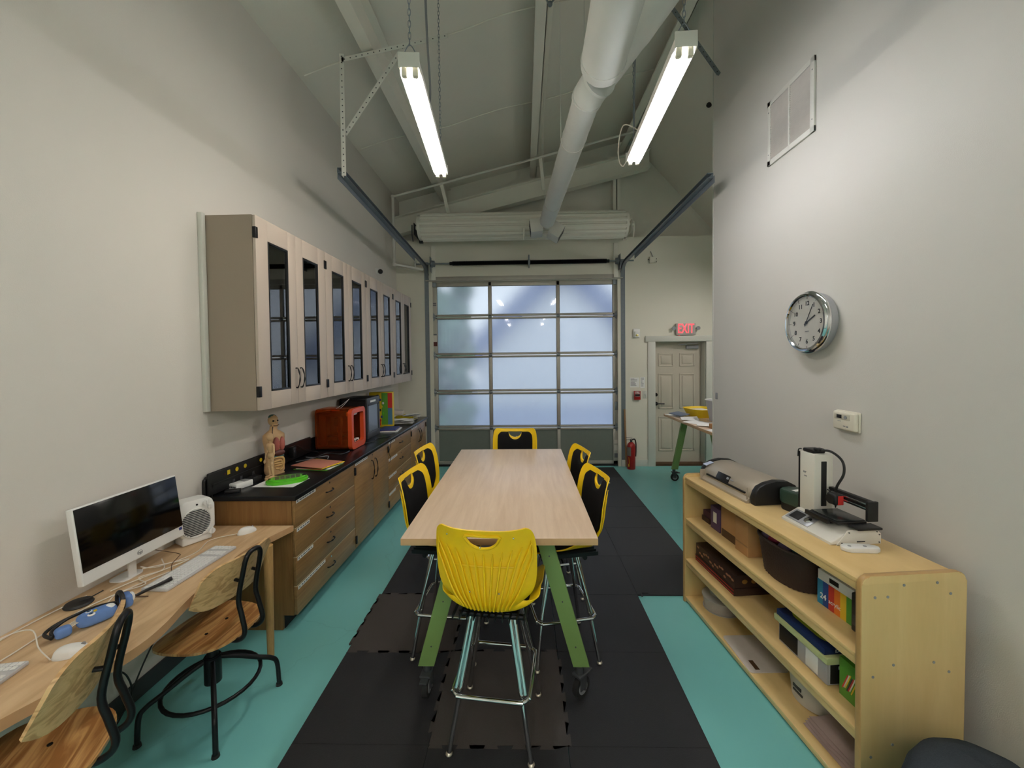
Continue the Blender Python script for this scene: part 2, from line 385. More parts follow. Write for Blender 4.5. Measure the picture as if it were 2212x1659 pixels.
# back wall, lower furred-out part with two openings
gw = G()
GX0, GX1, GZ = -1.50, 1.545, 3.075
DX0, DX1, DZ = 2.10, 3.02, 2.05
for a in ((XL, GX0, 0, 3.76), (GX0, GX1, GZ, 3.76), (GX1, DX0, 0, 3.76), (DX0, DX1, DZ, 3.76), (DX1, XA, 0, 3.76)):
    gw.b2(a[0], a[1], YB, YB+0.28, a[2], a[3])
struct(gw.done('wall_back', WALLB))
yz([(XL, 3.7), (3.4, 3.7), (RIDGE, RZ+0.01), (XL, roofz(XL))], 6.87, 7.0, 'wall_back_upper', INSUL)
# roof
g = G(); g.prism([(XL-0.15, roofz(XL-0.15)), (RIDGE, RZ), (RIDGE, RZ+0.15), (XL-0.15, roofz(XL-0.15)+0.15)], -7.1, 6.2, M=M_)
roof = struct(g.done('ceiling', INSUL))
g = G(); g.prism([(RIDGE, RZ), (XA+0.1, steepz(XA+0.1)), (XA+0.1, steepz(XA+0.1)+0.2), (RIDGE, RZ+0.15)], -7.1, 6.2, M=M_)
struct(g.done('ceiling_slope', INSUL))
# insulation seams on the roof facing
for k, y in enumerate((1.1, 2.45, 3.8, 5.15)):
    x0, x1 = XL+0.05, 1.7
    g = G(); pts = [(x0+(x1-x0)*i/10, y+0.03*math.sin(i*1.7+k), roofz(x0+(x1-x0)*i/10)-0.004) for i in range(11)]
    g.tube(pts, 0.008, 6, sub=3); struct(g.done('trim_roof_seam', INSUL))
# baseboards
struct(G().b2(XL, XL+0.012, -6, YB, 0, 0.10, 0.003).done('baseboard_left', DKGREY))
struct(G().b2(XR-0.012, XR, -6, YP, 0, 0.10, 0.003).done('baseboard_right', TRIM))
struct(G().b2(1.60, 2.06, YB-0.012, YB, 0, 0.11, 0.003).done('baseboard_back', TRIM))
# partition end trim
struct(G().b2(XR-0.004, XR+0.124, YP, YP+0.012, 0, RZ-0.06).done('trim_partition_end', TRIM))
# exit door casing and leaf
g = G(); g.b2(2.03, 2.15, YB-0.02, YB, 0, 2.05, 0.003); g.b2(2.97, 3.09, YB-0.02, YB, 0, 2.05, 0.003); g.b2(1.99, 3.13, YB-0.028, YB, 2.05, 2.143, 0.004)
struct(g.done('trim_door', TRIM))
d1 = bpy.data.objects.new('door_2', None); COL.objects.link(d1); struct(d1); d1.location = (0, 0, 0)
DOORM = mat('door_paint', C(196, 188, 172), 0.5, noise=0.02)
g = G(); g.b2(2.155, 2.955, 6.80, 6.845, 0.03, 2.045)
for (x0, x1) in ((2.25, 2.50), (2.60, 2.85)):
    for (z0, z1) in ((0.22, 0.80), (0.93, 1.52), (1.64, 1.86)):
        for (a, b_, c_, d_) in ((x0, x1, z1-0.02, z1), (x0, x1, z0, z0+0.02), (x0, x0+0.02, z0, z1), (x1-0.02, x1, z0, z1)): g.b2(a, b_, 6.79, 6.802, c_, d_, 0.004)
        g.b2(x0+0.045, x1-0.045, 6.788, 6.802, z0+0.045, z1-0.045, 0.01)
g.done('door_leaf', DOORM, d1)
g = G(); g.b2(2.10, 2.15, 6.66, 6.93, 0, 2.05); g.b2(2.96, 3.02, 6.66, 6.93, 0, 2.05); g.b2(2.10, 3.02, 6.66, 6.93, 2.045, 2.06); g.done('door_jamb', TRIM, d1)
g = G(); g.b2(2.10, 3.02, 6.66, 6.93, 0.0, 0.035); g.b2(2.985, 3.02, 6.64, 6.655, 0, 2.03); g.done('threshold', SEAMBR, d1)
g = G(); g.cyl((2.20, 6.80, 1.02), (2.20, 6.76, 1.02), 0.032); g.cyl((2.20, 6.76, 1.02), (2.20, 6.735, 1.02), 0.012); g.tube([(2.20, 6.735, 1.02), (2.25, 6.733, 1.022), (2.33, 6.738, 1.02)], 0.010); g.done('door_handle', BLACKM, d1)
g = G(); g.cyl((2.20, 6.80, 1.17), (2.20, 6.765, 1.17), 0.030); g.done('deadbolt', BLACKM, d1)
g = G(); g.b2(2.70, 2.90, 6.75, 6.80, 1.93, 1.985, 0.005); g.tube([(2.75, 6.76, 1.985), (2.55, 6.68, 2.0), (2.85, 6.67, 2.02)], 0.006, sub=1); g.done('door_closer', GREY, d1)

# ------------------------------------------------------------ sectional garage door
gd = bpy.data.objects.new('door_1', None); COL.objects.link(gd); struct(gd)
GY = 6.72
rails = [3.005, 2.501, 1.86, 1.246, 0.645]
xs = [-1.435, -0.552, 0.574, 1.475]
secs = [(2.506, 3.075), (1.865, 2.496), (1.251, 1.855), (0.650, 1.241), (0.03, 0.640)]
for k, (z0, z1) in enumerate(secs):
    g = G()
    hb = 0.034 if k < 4 else 0.055; tp = 0.03 if k else 0.066
    g.b2(-1.52, 1.56, GY-0.02, GY+0.03, z0, z0+hb, 0.004); g.b2(-1.52, 1.56, GY-0.02, GY+0.03, z1-tp, z1, 0.004)
    g.b2(-1.52, xs[0], GY-0.02, GY+0.03, z0, z1, 0.003); g.b2(xs[3], 1.56, GY-0.02, GY+0.03, z0, z1, 0.003)
    for x in xs[1:3]: g.b2(x-0.026, x+0.026, GY-0.02, GY+0.03, z0, z1, 0.003)
    g.done('section_frame', ALU, gd)
    for i in range(3):
        x0 = xs[i]+(0.026 if i else 0); x1 = xs[i+1]-(0.026 if i < 2 else 0)
        if k < 4:
            G().b2(x0-0.004, x1+0.004, GY+0.002, GY+0.008, z0+hb-0.004, z1-tp+0.004).done('frosted_pane', PANE, gd)
            e = 0.005; q = G()
            q.b2(x0, x1, GY-0.010, GY+0.001, z0+hb, z0+hb+e); q.b2(x0, x1, GY-0.010, GY+0.001, z1-tp-e, z1-tp); q.b2(x0, x0+e, GY-0.010, GY+0.001, z0+hb, z1-tp); q.b2(x1-e, x1, GY-0.010, GY+0.001, z0+hb, z1-tp)
            q.done('glazing_bead', mat('bead_grey', C(96, 92, 86), 0.5), gd)
        else:
            G().b2(x0-0.004, x1+0.004, GY-0.004, GY+0.010, z0+hb-0.004, z1-tp+0.004).done('solid_panel', mat('grey_door_panel', C(112, 120, 112), 0.55), gd)
for z in (2.501, 1.8605, 1.246, 0.645):
    for x in (-1.49, xs[1], xs[2], 1.53):
        g = G(); s_ = 0.028 if abs(x) < 1 else 0.036
        g.b2(x-s_, x+s_, GY-0.032, GY-0.019, z-0.018, z+0.018, 0.003); g.cyl((x-s_-0.003, GY-0.036, z), (x+s_+0.003, GY-0.036, z), 0.008, n=10)
        if abs(x) > 1:
            for dz in (1, -1): g.prism([(x-0.03, dz*0.018), (x+0.03, dz*0.018), (x, dz*0.075)], 0.0, 0.004, M=Matrix.Translation((0, GY-0.022, z)) @ Matrix.Rotation(PI/2, 4, 'X'))
            g.cyl((x, GY-0.036, z), (x+(0.075 if x > 0 else -0.075), GY-0.036, z), 0.007, n=8)
        g.done('hinge', GALV, gd)
for x, zz in ((-1.49, 3.03), (1.53, 3.03)):
    g = G(); g.b2(x-0.05, x+0.05, GY-0.045, GY-0.02, zz-0.03, zz+0.05, 0.004); g.cyl((x, GY-0.04, zz+0.045), (x+(0.09 if x > 0 else -0.09), GY-0.04, zz+0.045), 0.008, n=8); g.done('top_bracket', GALV, gd)
g = G(); g.b2(1.50, 1.555, GY-0.04, GY-0.02, 0.93, 1.07, 0.004); g.b2(1.54, 1.60, GY-0.035, GY-0.025, 0.98, 1.03, 0.003); g.done('slide_lock', GALV, gd)
WARN = mat('warning_sticker', C(206, 200, 190), 0.6)
for (x, z, h, m) in ((-1.475, 2.70, 0.02, INKG), (-1.475, 2.73, 0.02, INKG), (-1.475, 2.14, 0.10, WARN), (-1.475, 2.215, 0.02, INKG), (-1.470, 2.055, 0.07, DRKRED), (1.52, 0.40, 0.06, WARN), (1.52, 0.30, 0.09, WARN), (1.52, 0.17, 0.07, INKG)):
    G().b2(x-0.030, x+0.030, GY-0.0225, GY-0.0195, z-h/2, z+h/2).done('sticker', m, gd)
g = G(); g.b2(-1.515, 1.555, GY-0.03, GY+0.03, 0.0, 0.035, 0.006); g.done('bottom_seal', BLACKR, gd)
# jamb angles (vertical tracks) and torsion shaft above
for sx, x in ((-1, -1.575), (1, 1.615)):
    t = thing('door_track', 'galvanised %s track of the garage door, vertical then curving along the ceiling' % ('left-hand' if sx < 0 else 'right-hand'), 'door track')
    g = G()
    def C_(p0, p1, up): pass
    path = [(x, GY-0.04, 0.0), (x, GY-0.04, 3.02)]
    R = 0.30
    for k in range(1, 9):
        a = PI/2*k/8; path.append((x, GY-0.04-R*(1-math.cos(a)), 3.02+R*math.sin(a)))
    zend = 3.45 if sx < 0 else 3.35
    path.append((x, 3.50 if sx < 0 else 3.53, zend))
    # C-channel section swept in the vertical x=const plane
    sec = [(-0.025*sx, 0.022), (0.025*sx, 0.022), (0.025*sx, -0.022), (-0.025*sx, -0.022), (-0.025*sx, -0.018), (0.021*sx, -0.018), (0.021*sx, 0.018), (-0.025*sx, 0.018)]
    rings = []
    for i, p in enumerate(path):
        p = Vector(p); t0 = (Vector(path[min(i+1, len(path)-1)])-Vector(path[max(i-1, 0)])).normalized(); nn = Vector((1, 0, 0)).cross(t0).normalized()
        rings.append([g.bm.verts.new(p+Vector((1, 0, 0))*a+nn*b) for a, b in sec])
    for a, b in zip(rings, rings[1:]):
        for k in range(8): g.bm.faces.new((a[k], a[(k+1) % 8], b[(k+1) % 8], b[k]))
    g.bm.faces.new(rings[0]); g.bm.faces.new(rings[-1][::-1])
    g.done('channel', GALVD, t)
    g = G(); g.b2(x+0.028*sx-0.002, x+0.028*sx+0.002, GY-0.065, YB+0.0, 0.0, 3.40); g.b2(x-0.02, x+0.05, YB-0.004, YB-0.0005, 0.0, 3.40) if sx > 0 else g.b2(x-0.05, x+0.02, YB-0.004, YB-0.0005, 0.0, 3.40)
    g.done('jamb_angle', GALVD, t)
    g = G(); g.bar((x+0.03*sx, 3.52, zend-0.035), (x+0.03*sx, 6.0, (zend-0.035)+(3.30-zend)*0.78), 0.004, 0.06); g.done('stiffener_angle', GALVD, t)
    # end bearing plate holding the shaft
    bx = -1.50 if sx < 0 else 1.56
    g = G(); g.b2(bx-0.003, bx+0.003, YB-0.14, YB, 3.22, 3.46, 0.002); g.cyl((bx-0.035*sx, YB-0.10, 3.35), (bx-0.02*sx, YB-0.10, 3.35), 0.058, n=20); g.cyl((bx-0.07*sx, YB-0.10, 3.35), (bx-0.035*sx, YB-0.10, 3.35), 0.05, n=20); g.done('cable_drum', GALVD, t)
g = G(); g.b2(-1.60, 1.62, YB-0.045, YB-0.002, 3.085, 3.10); g.b2(-1.50, 1.545, YB-0.010, YB-0.001, 3.075, 3.16, 0.003)
struct(g.done('trim_garage_header', ALU))
t = thing('torsion_spring', 'long black torsion spring on a steel shaft above the garage door', 'door spring')
g = G(); g.cyl((-1.75, YB-0.10, 3.35), (1.78, YB-0.10, 3.352), 0.0127, n=12); g.done('shaft', GALV, t)
g = G(); n_ = 150; pts = []
for side in (0, 1):
    x0, x1 = (-1.14, 0.085) if side == 0 else (0.115, 1.35)
    g2 = G(); prof = []
    for i in range(0, 241):
        prof.append((0.034+0.0035*(1 if i % 2 else -1), (x1-x0)*i/240))
    g2.lathe(prof, 18, M=Matrix.Translation((x0, YB-0.10, 3.351)) @ Matrix.Rotation(PI/2, 4, 'Y'))
    g2.done('spring_coil', BLACKM, t)
g.bm.free()
g = G(); g.b2(0.09, 0.11, YB-0.16, YB, 3.28, 3.46, 0.003); g.cyl((0.082, YB-0.10, 3.35), (0.118, YB-0.10, 3.35), 0.045, n=16); g.done('centre_bracket', GALVD, t)
for x in (-1.165, 1.37): G().cyl((x-0.02, YB-0.10, 3.351), (x+0.02, YB-0.10, 3.351), 0.026, n=14).done('winding_cone', BLACKM, t)

# ------------------------------------------------------------ rolled shutter above
t = thing('roller_shutter', 'off-white steel shutter rolled up above the garage door', 'roller shutter', (0, 6.28, 3.845))
g = G(); r0, n_ = 0.205, 14
prof = []
for k in range(n_):
    a0 = 2*PI*k/n_
    for da, rr in ((0.0, 0.86), (0.05, 0.99), (0.18, 1.03), (0.31, 0.99), (0.36, 0.86), (0.41, 0.86)):
        prof.append((r0*rr*math.cos(a0+da), r0*rr*math.sin(a0+da)))
g.prism(prof, -1.55, 1.56, M=Matrix.Rotation(PI/2, 4, 'Y')); g.done('curtain_roll', STEELW, t, angle=25)
g = G(); g.cyl((-1.60, 0, 0), (-1.552, 0, 0), 0.19, n=28); g.cyl((1.562, 0, 0), (1.60, 0, 0), 0.19, n=28); g.cyl((-1.72, 0, 0), (1.72, 0, 0), 0.03, n=14); g.done('barrel', STEELW, t)
for sx in (-1, 1):
    g = G(); g.b2(sx*1.66-0.004, sx*1.66+0.004, -0.10, 0.37, -0.13, 0.05, 0.002); g.b2(sx*1.66-0.03, sx*1.66+0.03, 0.32, 0.37, -0.14, 0.05); g.tube([(sx*1.70, -0.05, 0.03), (sx*1.70, -0.06, -0.12), (sx*1.69, -0.04, -0.22)], 0.008); g.done('end_bracket', STEELW if sx > 0 else DKGREY, t)
g = G(); g.b2(0.01, 0.035, -0.225, -0.205, -0.22, -0.10, 0.003); g.cyl((0.02, -0.19, -0.20), (0.02, -0.19, -0.27), 0.012, n=10); g.done('latch_tab', STEELW, t)
for x in (-1.47, 1.515): struct(G().b2(x-0.035, x+0.035, YB-0.03, YB, 3.10, 3.66, 0.003).done('trim_shutter_guide', STEELW))

# ------------------------------------------------------------ roof steel
def purlin(x, name_label, m=STEELW):
    g = G(); zt = roofz(x)-0.012; d = 0.2
    g.b2(x-0.004, x+0.004, -6.0, 6.85, zt-d, zt); g.b2(x-0.10, x+0.004, -6.0, 6.85, zt-d, zt-d+0.005); g.b2(x-0.103, x-0.099, -6.0, 6.85, zt-d, zt-d+0.025)
    g.b2(x-0.004, x+0.07, -6.0, 6.85, zt-0.018, zt-0.012)
    tag(g.done('purlin', m), name_label, 'roof beam', 'steel purlins under the roof')
purlin(-1.27, 'white steel purlin running above the left fluorescent light')
purlin(0.235, 'white steel purlin along the middle of the ceiling left of the duct')
purlin(1.70, 'white steel purlin near the ridge beside the right fluorescent light')
g = G()
def rz_(x): return 4.115+0.245*(x+2.05)
x0, x1 = XL+0.0, 2.05; Yf = 6.60
for (a, b_, y0, y1) in ((-0.012, 0.0, Yf-0.075, Yf+0.075), (-0.28, -0.012, Yf-0.004, Yf+0.004), (-0.292, -0.28, Yf-0.075, Yf+0.075)):
    g.prism([(x0, rz_(x0)+a), (x1, rz_(x1)+a), (x1, rz_(x1)+b_), (x0, rz_(x0)+b_)], -y1, -y0, M=M_)
tag(g.done('rafter', STEELW), 'deep white steel rafter sloping up to the right above the roller shutter', 'roof beam')
for x in (-1.22, 0.28):
    zt = roofz(x)-0.22; g = G(); g.bar((x, 6.15, zt-0.02), (x+0.06, 6.42, rz_(x)-0.24), 0.05, 0.006, up=(0, 1, 0)); g.bar((x-0.02, 6.15, zt-0.02), (x+0.04, 6.42, rz_(x)-0.24), 0.006, 0.04, up=(0, 1, 0))
    tag(g.done('flange_brace', STEELW), 'short white angle brace from the %s purlin down to the rafter' % ('left' if x < 0 else 'middle'), 'roof brace', 'flange braces')
g = G()
for x in (1.49, 1.56): g.b2(x, x+0.05, 6.70, 6.86, 3.76, rz_(x)-0.25); 
tag(g.done('gable_stud', STEELW), 'pair of white steel studs standing between wall ledge and rafter', 'wall stud')
# sprinkler / conduit pipe
g = G(); py = 6.15
g.tube([(-1.66, py+0.28, 3.23), (-1.97, py+0.2, 3.25)], 0.012, 10, sub=1)
g.tube([(-1.60, py+0.3, 3.24), (-1.955, py, 3.26)], 0.02, 10, sub=1); g.ball((-1.965, py, 3.26), 0.03); g.tube([(-1.965, py, 3.26), (-1.965, py, 4.28)], 0.021, 12, sub=1); g.ball((-1.965, py, 4.28), 0.03)
g.tube([(-1.965, py, 4.28), (1.78, py, 4.28+0.243*3.745)], 0.018, 12, sub=1)
g.tube([(-1.70, py+0.22, 3.245), (-1.70, py+0.22, 3.33)], 0.014, 10, sub=1); g.ball((-1.70, py+0.22, 3.34), 0.024)
tag(g.done('sprinkler_pipe', STEELW2), 'thin white pipe rising in the left corner and running along under the roof', 'pipe')
# perforated strut hangers
def strut(g, p0, p1, up=(0, 1, 0), wd=0.038):
    p0 = Vector(p0); p1 = Vector(p1); d = (p1-p0).normalized(); L_ = (p1-p0).length; u = Vector(up); x = u.cross(d).normalized(); y = d.cross(x).normalized()
    a = x*wd/2; g.bar(p0, p1, wd, 0.003, up=up); g.bar(p0-a+y*wd/2, p1-a+y*wd/2, 0.003, wd, up=up)
    g.mi = 1
    n = int(L_/0.05)
    for k in range(n):
        c = p0+d*(k+0.5)*L_/n-y*0.0005
        g.cyl(c-y*0.0022, c+y*0.0022, 0.0055, n=8)
    g.mi = 0
t = tag(thing('track_hanger', '', 'strut bracket'), 'white perforated angle bracket hanging the left door track from the ceiling', 'strut bracket')
g = G(); strut(g, (-1.54, 3.50, 3.40), (-1.54, 3.50, 4.44)); g.done('upright', [STEELW2, DKGREY], t)
g = G(); strut(g, (-1.54, 3.50, 4.385), (-0.62, 3.50, 4.565)); g.done('top_arm', [STEELW2, DKGREY], t)
g = G(); strut(g, (-1.53, 3.515, 3.76), (-1.0, 3.515, 4.50)); g.done('diagonal', [STEELW2, DKGREY], t)
t = thing('track_hanger', 'grey perforated angle bracket above the right fluorescent light', 'strut bracket')
g = G(); strut(g, (1.17, 3.56, 4.98), (1.70, 3.56, 4.22)); g.done('diagonal', [GALV, DKGREY], t)

# ------------------------------------------------------------ duct
t = thing('spiral_duct', 'white round duct hanging down the middle of the room and splitting in two', 'duct')
A = Vector((0.345, 5.62, 3.70)); J = Vector((0.485, 2.98, 3.70)); r = 0.102
g = G(); pts = [A+(J-A)*k/8 for k in range(9)]
prof = []; L_ = (J-A).length
for i in range(81): 
    prof.append((r+(0.004 if i % 16 == 0 else 0)+0.0012*math.sin(i*2.3), L_*i/80))
q = (J-A).to_track_quat('Z', 'Y').to_matrix().to_4x4(); g.lathe(prof, 32, M=Matrix.Translation(A) @ q); g.done('main_run', DUCTM, t)
g = G(); g.tube([J-(J-A).normalized()*0.05, J+Vector((0.04, -0.06, 0.03)), (0.70, 2.79, 3.90), (0.90, 2.60, 4.10), (1.15, 2.36, 4.35), (1.4, 2.12, 4.60)], [0.112]*14+[0.118]*60, 28, sub=6); g.done('right_branch', DUCTM, t)
g = G(); B0 = Vector((0.52, 2.62, 3.66)); g.tube([B0, (0.50, 2.0, 3.655), (0.44, 1.0, 3.65), (0.35, -0.5, 3.65)], 0.138, 30, sub=4); 
g.ball(tuple(B0), (0.138, 0.075, 0.138), 24); g.done('near_branch', DUCTM, t)
g = G()
for (c_, d_, rr) in ((J+Vector((0.0, 0.02, 0)), Vector((0.05, -1, 0)), 0.114), (J+Vector((0.05, -0.17, 0)), Vector((0.45, -1, 0)), 0.122), (Vector((0.518, 2.57, 3.66)), Vector((0.03, 1, 0)), 0.142)):
    g = G(); g.cyl(c_-d_.normalized()*0.012, c_+d_.normalized()*0.012, rr, n=32); g.done('joint_band', DUCTM, t)
g = G(); g.ball(tuple(A), (0.102, 0.07, 0.102), 24); g.done('end_cap', DUCTM, t)
for ang in (-97, 122):
    M2 = Matrix.Translation((A.x+0.006, A.y+0.26, A.z)) @ Matrix.Rotation(-PI/2+math.radians(ang), 4, 'Y')
    M2 = Matrix.Translation((A.x+0.006, A.y+0.26, A.z)) @ Matrix.Rotation(math.radians(ang), 4, 'Y')
    g = G(); g.box((0, 0, 0.155), (0.19, 0.30, 0.17), 0.004, M=M2); g.mi = 1
    for k in range(7): g.box((-0.072+k*0.024, 0, 0.241), (0.005, 0.26, 0.006), M=M2)
    g.done('supply_register', [STEELW2, DKGREY], t)
for y in (5.0, 3.6):
    c_ = A+(J-A)*((A.y-y)/(A.y-J.y)); g = G(); zt = roofz(c_.x)
    for sx in (-1, 1): g.b2(c_.x+sx*0.106-0.001, c_.x+sx*0.106+0.001, y-0.012, y+0.012, c_.z, zt)
    g.cyl((c_.x, y-0.012, c_.z), (c_.x, y+0.012, c_.z), 0.106, n=28); g.done('hanger_strap', STEELW2, t)
t = thing('duct_drop', 'white round duct end showing above the partition at the top right', 'duct', (1.44, 1.60, 0))
g = G(); g.lathe([(0.02, 3.285), (0.08, 3.288), (0.138, 3.31), (0.150, 3.35), (0.150, 3.9), (0.150, 5.2)], 32); g.done('drop_pipe', DUCTM, t)
# strap clamp at purlin
g = G(); zc = roofz(0.25)-0.22
g.tube([(0.215, 3.4, roofz(.2)-0.02), (0.21, 3.42, zc-0.02), (0.235, 3.42, zc-0.09)], 0.008); g.tube([(0.30, 3.4, roofz(.3)-0.02), (0.295, 3.42, zc-0.02), (0.26, 3.42, zc-0.09)], 0.008); g.ball((0.248, 3.42, zc-0.10), 0.022)
tag(g.done('beam_clamp', GALVD), 'dark clamp with two rods gripping the middle purlin', 'beam clamp')
def cable(pts, r, m, label, name='hanging_cable', cat='cable', sub=6, n=6):
    return tag(G().tube(pts, r, n, sub=sub).done(name, m), label, cat)
cable([(-0.25, 2.25, 4.90), (-0.38, 2.26, 4.82), (-0.52, 2.35, 4.68), (-0.60, 2.6, 4.5), (-0.68, 2.95, 4.42), (-0.76, 3.35, 4.36), (-0.80, 3.6, 4.15), (-0.85, 3.7, 3.85)], 0.009, GREY, 'grey cable drooping from the ceiling just right of the left light')
cable([(0.98, 3.2, 4.95), (1.00, 3.5, 4.72), (1.05, 3.8, 4.50), (1.12, 4.1, 4.05)], 0.010, GREY, 'thick grey cable hanging between duct and right light')
cable([(0.92, 3.15, 3.52), (0.82, 3.3, 3.66), (0.80, 3.4, 3.50), (0.83, 3.35, 3.36), (0.88, 3.2, 3.48)], 0.005, CABLEW, 'thin white cable loop at the far end of the right light')

# ------------------------------------------------------------ fluorescent lights
def shop_light(label, p0, p1, mt):
    p0 = Vector(p0); p1 = Vector(p1); c = (p0+p1)/2; L_ = (p1-p0).length; rz = math.atan2(p1.y-p0.y, p1.x-p0.x)-PI/2
    t = thing('fluorescent_light', label, 'ceiling light', c, rz, 'suspended fluorescent lights')
    g = G(); g.prism([(-0.055, 0.0), (-0.05, 0.055), (0.05, 0.055), (0.055, 0.0), (0.05, 0.0), (0.046, 0.050), (-0.046, 0.050), (-0.05, 0.0)], -L_/2, L_/2, M=Matrix.Rotation(PI/2, 4, 'X'))
    g.b2(-0.028, 0.028, -L_/2+0.02, L_/2-0.02, 0.02, 0.05, 0.004)
    for sy in (-1, 1): g.b2(-0.055, 0.055, sy*L_/2-0.004, sy*L_/2+0.004, 0.005, 0.08, 0.003)
    g.done('housing', STEELW2, t)
    for sx in (-1, 1):
        g = G(); g.cyl((sx*0.028, -L_/2+0.045, -0.012), (sx*0.028, L_/2-0.045, -0.012), 0.0135, n=16); g.done('tube', mt, t)
        for sy in (-1, 1):
            g = G(); g.b2(sx*0.028-0.014, sx*0.028+0.014, sy*(L_/2-0.025)-0.013, sy*(L_/2-0.025)+0.013, -0.03, 0.02, 0.006); g.cyl((sx*0.028, sy*(L_/2-0.038), -0.012), (sx*0.028, sy*(L_/2-0.055), -0.012), 0.0135, n=14); g.done('lampholder', SOCKET, t)
    for sy in (-1, 1):
        y = sy*(L_/2-0.03); top = min(roofz(c.x), steepz(c.x) if c.x > RIDGE else 99)-c.z-0.02
        g = G(); g.tube([(-0.03, y, 0.06), (-0.028, y, 0.10), (0, y, 0.14), (0.028, y, 0.10), (0.03, y, 0.06)], 0.0028, 6)
        z = 0.14; k = 0
        while z < top:
            z2 = min(z+0.033, top); a = 0.006
            if k % 2: P = [(-a, y, z+0.003), (0, y, z-0.003), (a, y, z+0.003), (a, y, z2-0.003), (0, y, z2+0.003), (-a, y, z2-0.003)]
            else: P = [(0, y-a, z+0.003), (0, y, z-0.003), (0, y+a, z+0.003), (0, y+a, z2-0.003), (0, y, z2+0.003), (0, y-a, z2-0.003)]
            g.tube(P, 0.0016, 4, closed=True, sub=2); z += 0.03; k += 1
        g.done('hanging_chain', GALVD, t)
    return t
shop_light('twin tube fluorescent light hanging on the left, in front of the strut bracket', (-0.575, 2.10, 3.30), (-0.655, 3.31, 3.30), TUBE)
shop_light('twin tube fluorescent light hanging on the right of the duct', (0.815, 2.04, 3.32), (0.87, 3.21, 3.32), TUBE2)
shop_light('twin tube fluorescent light behind the viewer on the left side', (-0.62, -2.3, 3.30), (-0.62, -1.08, 3.30), TUBER)
shop_light('twin tube fluorescent light behind the viewer on the right side', (0.82, -2.3, 3.32), (0.82, -1.08, 3.32), TUBER)
shop_light('twin tube fluorescent light at the rear of the room on the left side', (-0.62, -4.9, 3.30), (-0.62, -3.68, 3.30), TUBER)
shop_light('twin tube fluorescent light at the rear of the room on the right side', (0.82, -4.9, 3.32), (0.82, -3.68, 3.32), TUBER)
shop_light('added unseen twin tube light in the alcove, brightening the back wall and door', (3.3, 4.2, 3.0), (3.3, 5.42, 3.0), TUBER)  # assumed fixture, out of view, added to brighten back wall and exit door
# outdoors, seen blurred through the frosted panes
struct(G().b2(-14, 14, 7.1, 30, -0.2, -0.05).done('ground', mat('shaded_asphalt', C(150, 156, 174), 0.7)))  # bluish tone puts the shade on the ground into its colour
t = thing('neighbour_building', 'pale gabled building outside, blurred behind the frosted garage door', 'building', (1.55, 16, -0.05))
g = G(); g.prism([(-3.4, 0), (3.4, 0), (3.4, 1.8), (0, 5.05), (-3.4, 1.8)], 0, 6, M=Matrix.Rotation(PI/2, 4, 'X') @ Matrix.Scale(-1, 4, (0, 0, 1))); g.done('walls', mat('outside_white', C(244, 242, 236), 0.8), t)
for sx in (-1, 1):
    g = G(); g.bar((0, 0, 5.45), (sx*4.2, 0, 1.45), 6.8, 0.75, up=(0, 0, 1)); o = g.done('roof_slope', mat('outside_roof', C(122, 134, 168), 0.8), t); o.location = (0, 3, 0.1)
t = thing('hedge', 'green shrub outside behind the left column of frosted panes', 'shrub', (-2.15, 10.2, -0.05))
g = G()
rnd = random.Random(3)
for k in range(110): g.ball((rnd.uniform(-0.9, 0.75), rnd.uniform(-0.5, 0.5), rnd.uniform(0.2, 3.9)), rnd.uniform(0.14, 0.34), 8)
g.done('foliage', mat('hedge_green', C(96, 128, 104), 0.9), t)
G().cyl((0, 0, 0), (0, 0, 1.0), 0.08).done('trunk', mat('bark', C(80, 64, 50), 0.9), t)

# ============================================================ FLOOR MATS
def mat_tile(x0, x1, y0, y1, edges, m, label, group=None):
    """foam tile with dovetail teeth on edges flagged in 'edges' (l r b t); phase decides tab or notch"""
    P = []; tl = 0.018
    def side(p, q, on, flip):
        p = Vector(p); q = Vector(q); d = (q-p); L_ = d.length; d.normalize(); nrm = Vector((d.y, -d.x)); n = 10
        if not on: P.append(p); return
        P.append(p)
        for k in range(n):
            a = L_*(k+0.5)/n - L_/n*0.5; b = a+L_/n
            if (k+flip) % 2 == 0:
                P.extend([p+d*(a+0.006)-nrm*0.0, p+d*(a-0.002)+nrm*tl, p+d*(b+0.002)+nrm*tl, p+d*(b-0.006)])
    side((x0, y0), (x1, y0), 'b' in edges, 0); side((x1, y0), (x1, y1), 'r' in edges, 0)
    side((x1, y1), (x0, y1), 't' in edges, 0); side((x0, y1), (x0, y0), 'l' in edges, 0)
    g = G()
    pts = [(p.x, p.y) for p in P]
    a = [g.bm.verts.new((x, y, 0.0005)) for x, y in pts]; b = [g.bm.verts.new((x, y, 0.0125)) for x, y in pts]; n = len(a)
    f1 = g.bm.faces.new(b); f2 = g.bm.faces.new(a[::-1])
    for i in range(n): g.bm.faces.new((a[i], a[(i+1) % n], b[(i+1) % n], b[i]))
    bmesh.ops.triangulate(g.bm, faces=[f1, f2])
    return tag(g.done('floor_mat', m, angle=30), label, 'floor mat', group)
mx_ = [-1.105, -0.46, 0.185, 0.838, 1.445]
my_ = [0.02+0.6*k for k in range(11)]
my_ = [0.02, 0.615, 1.215, 1.815, 2.415, 3.01, 3.61, 4.21, 4.81, 5.41, 6.01, 6.56]
gp = 0.0012
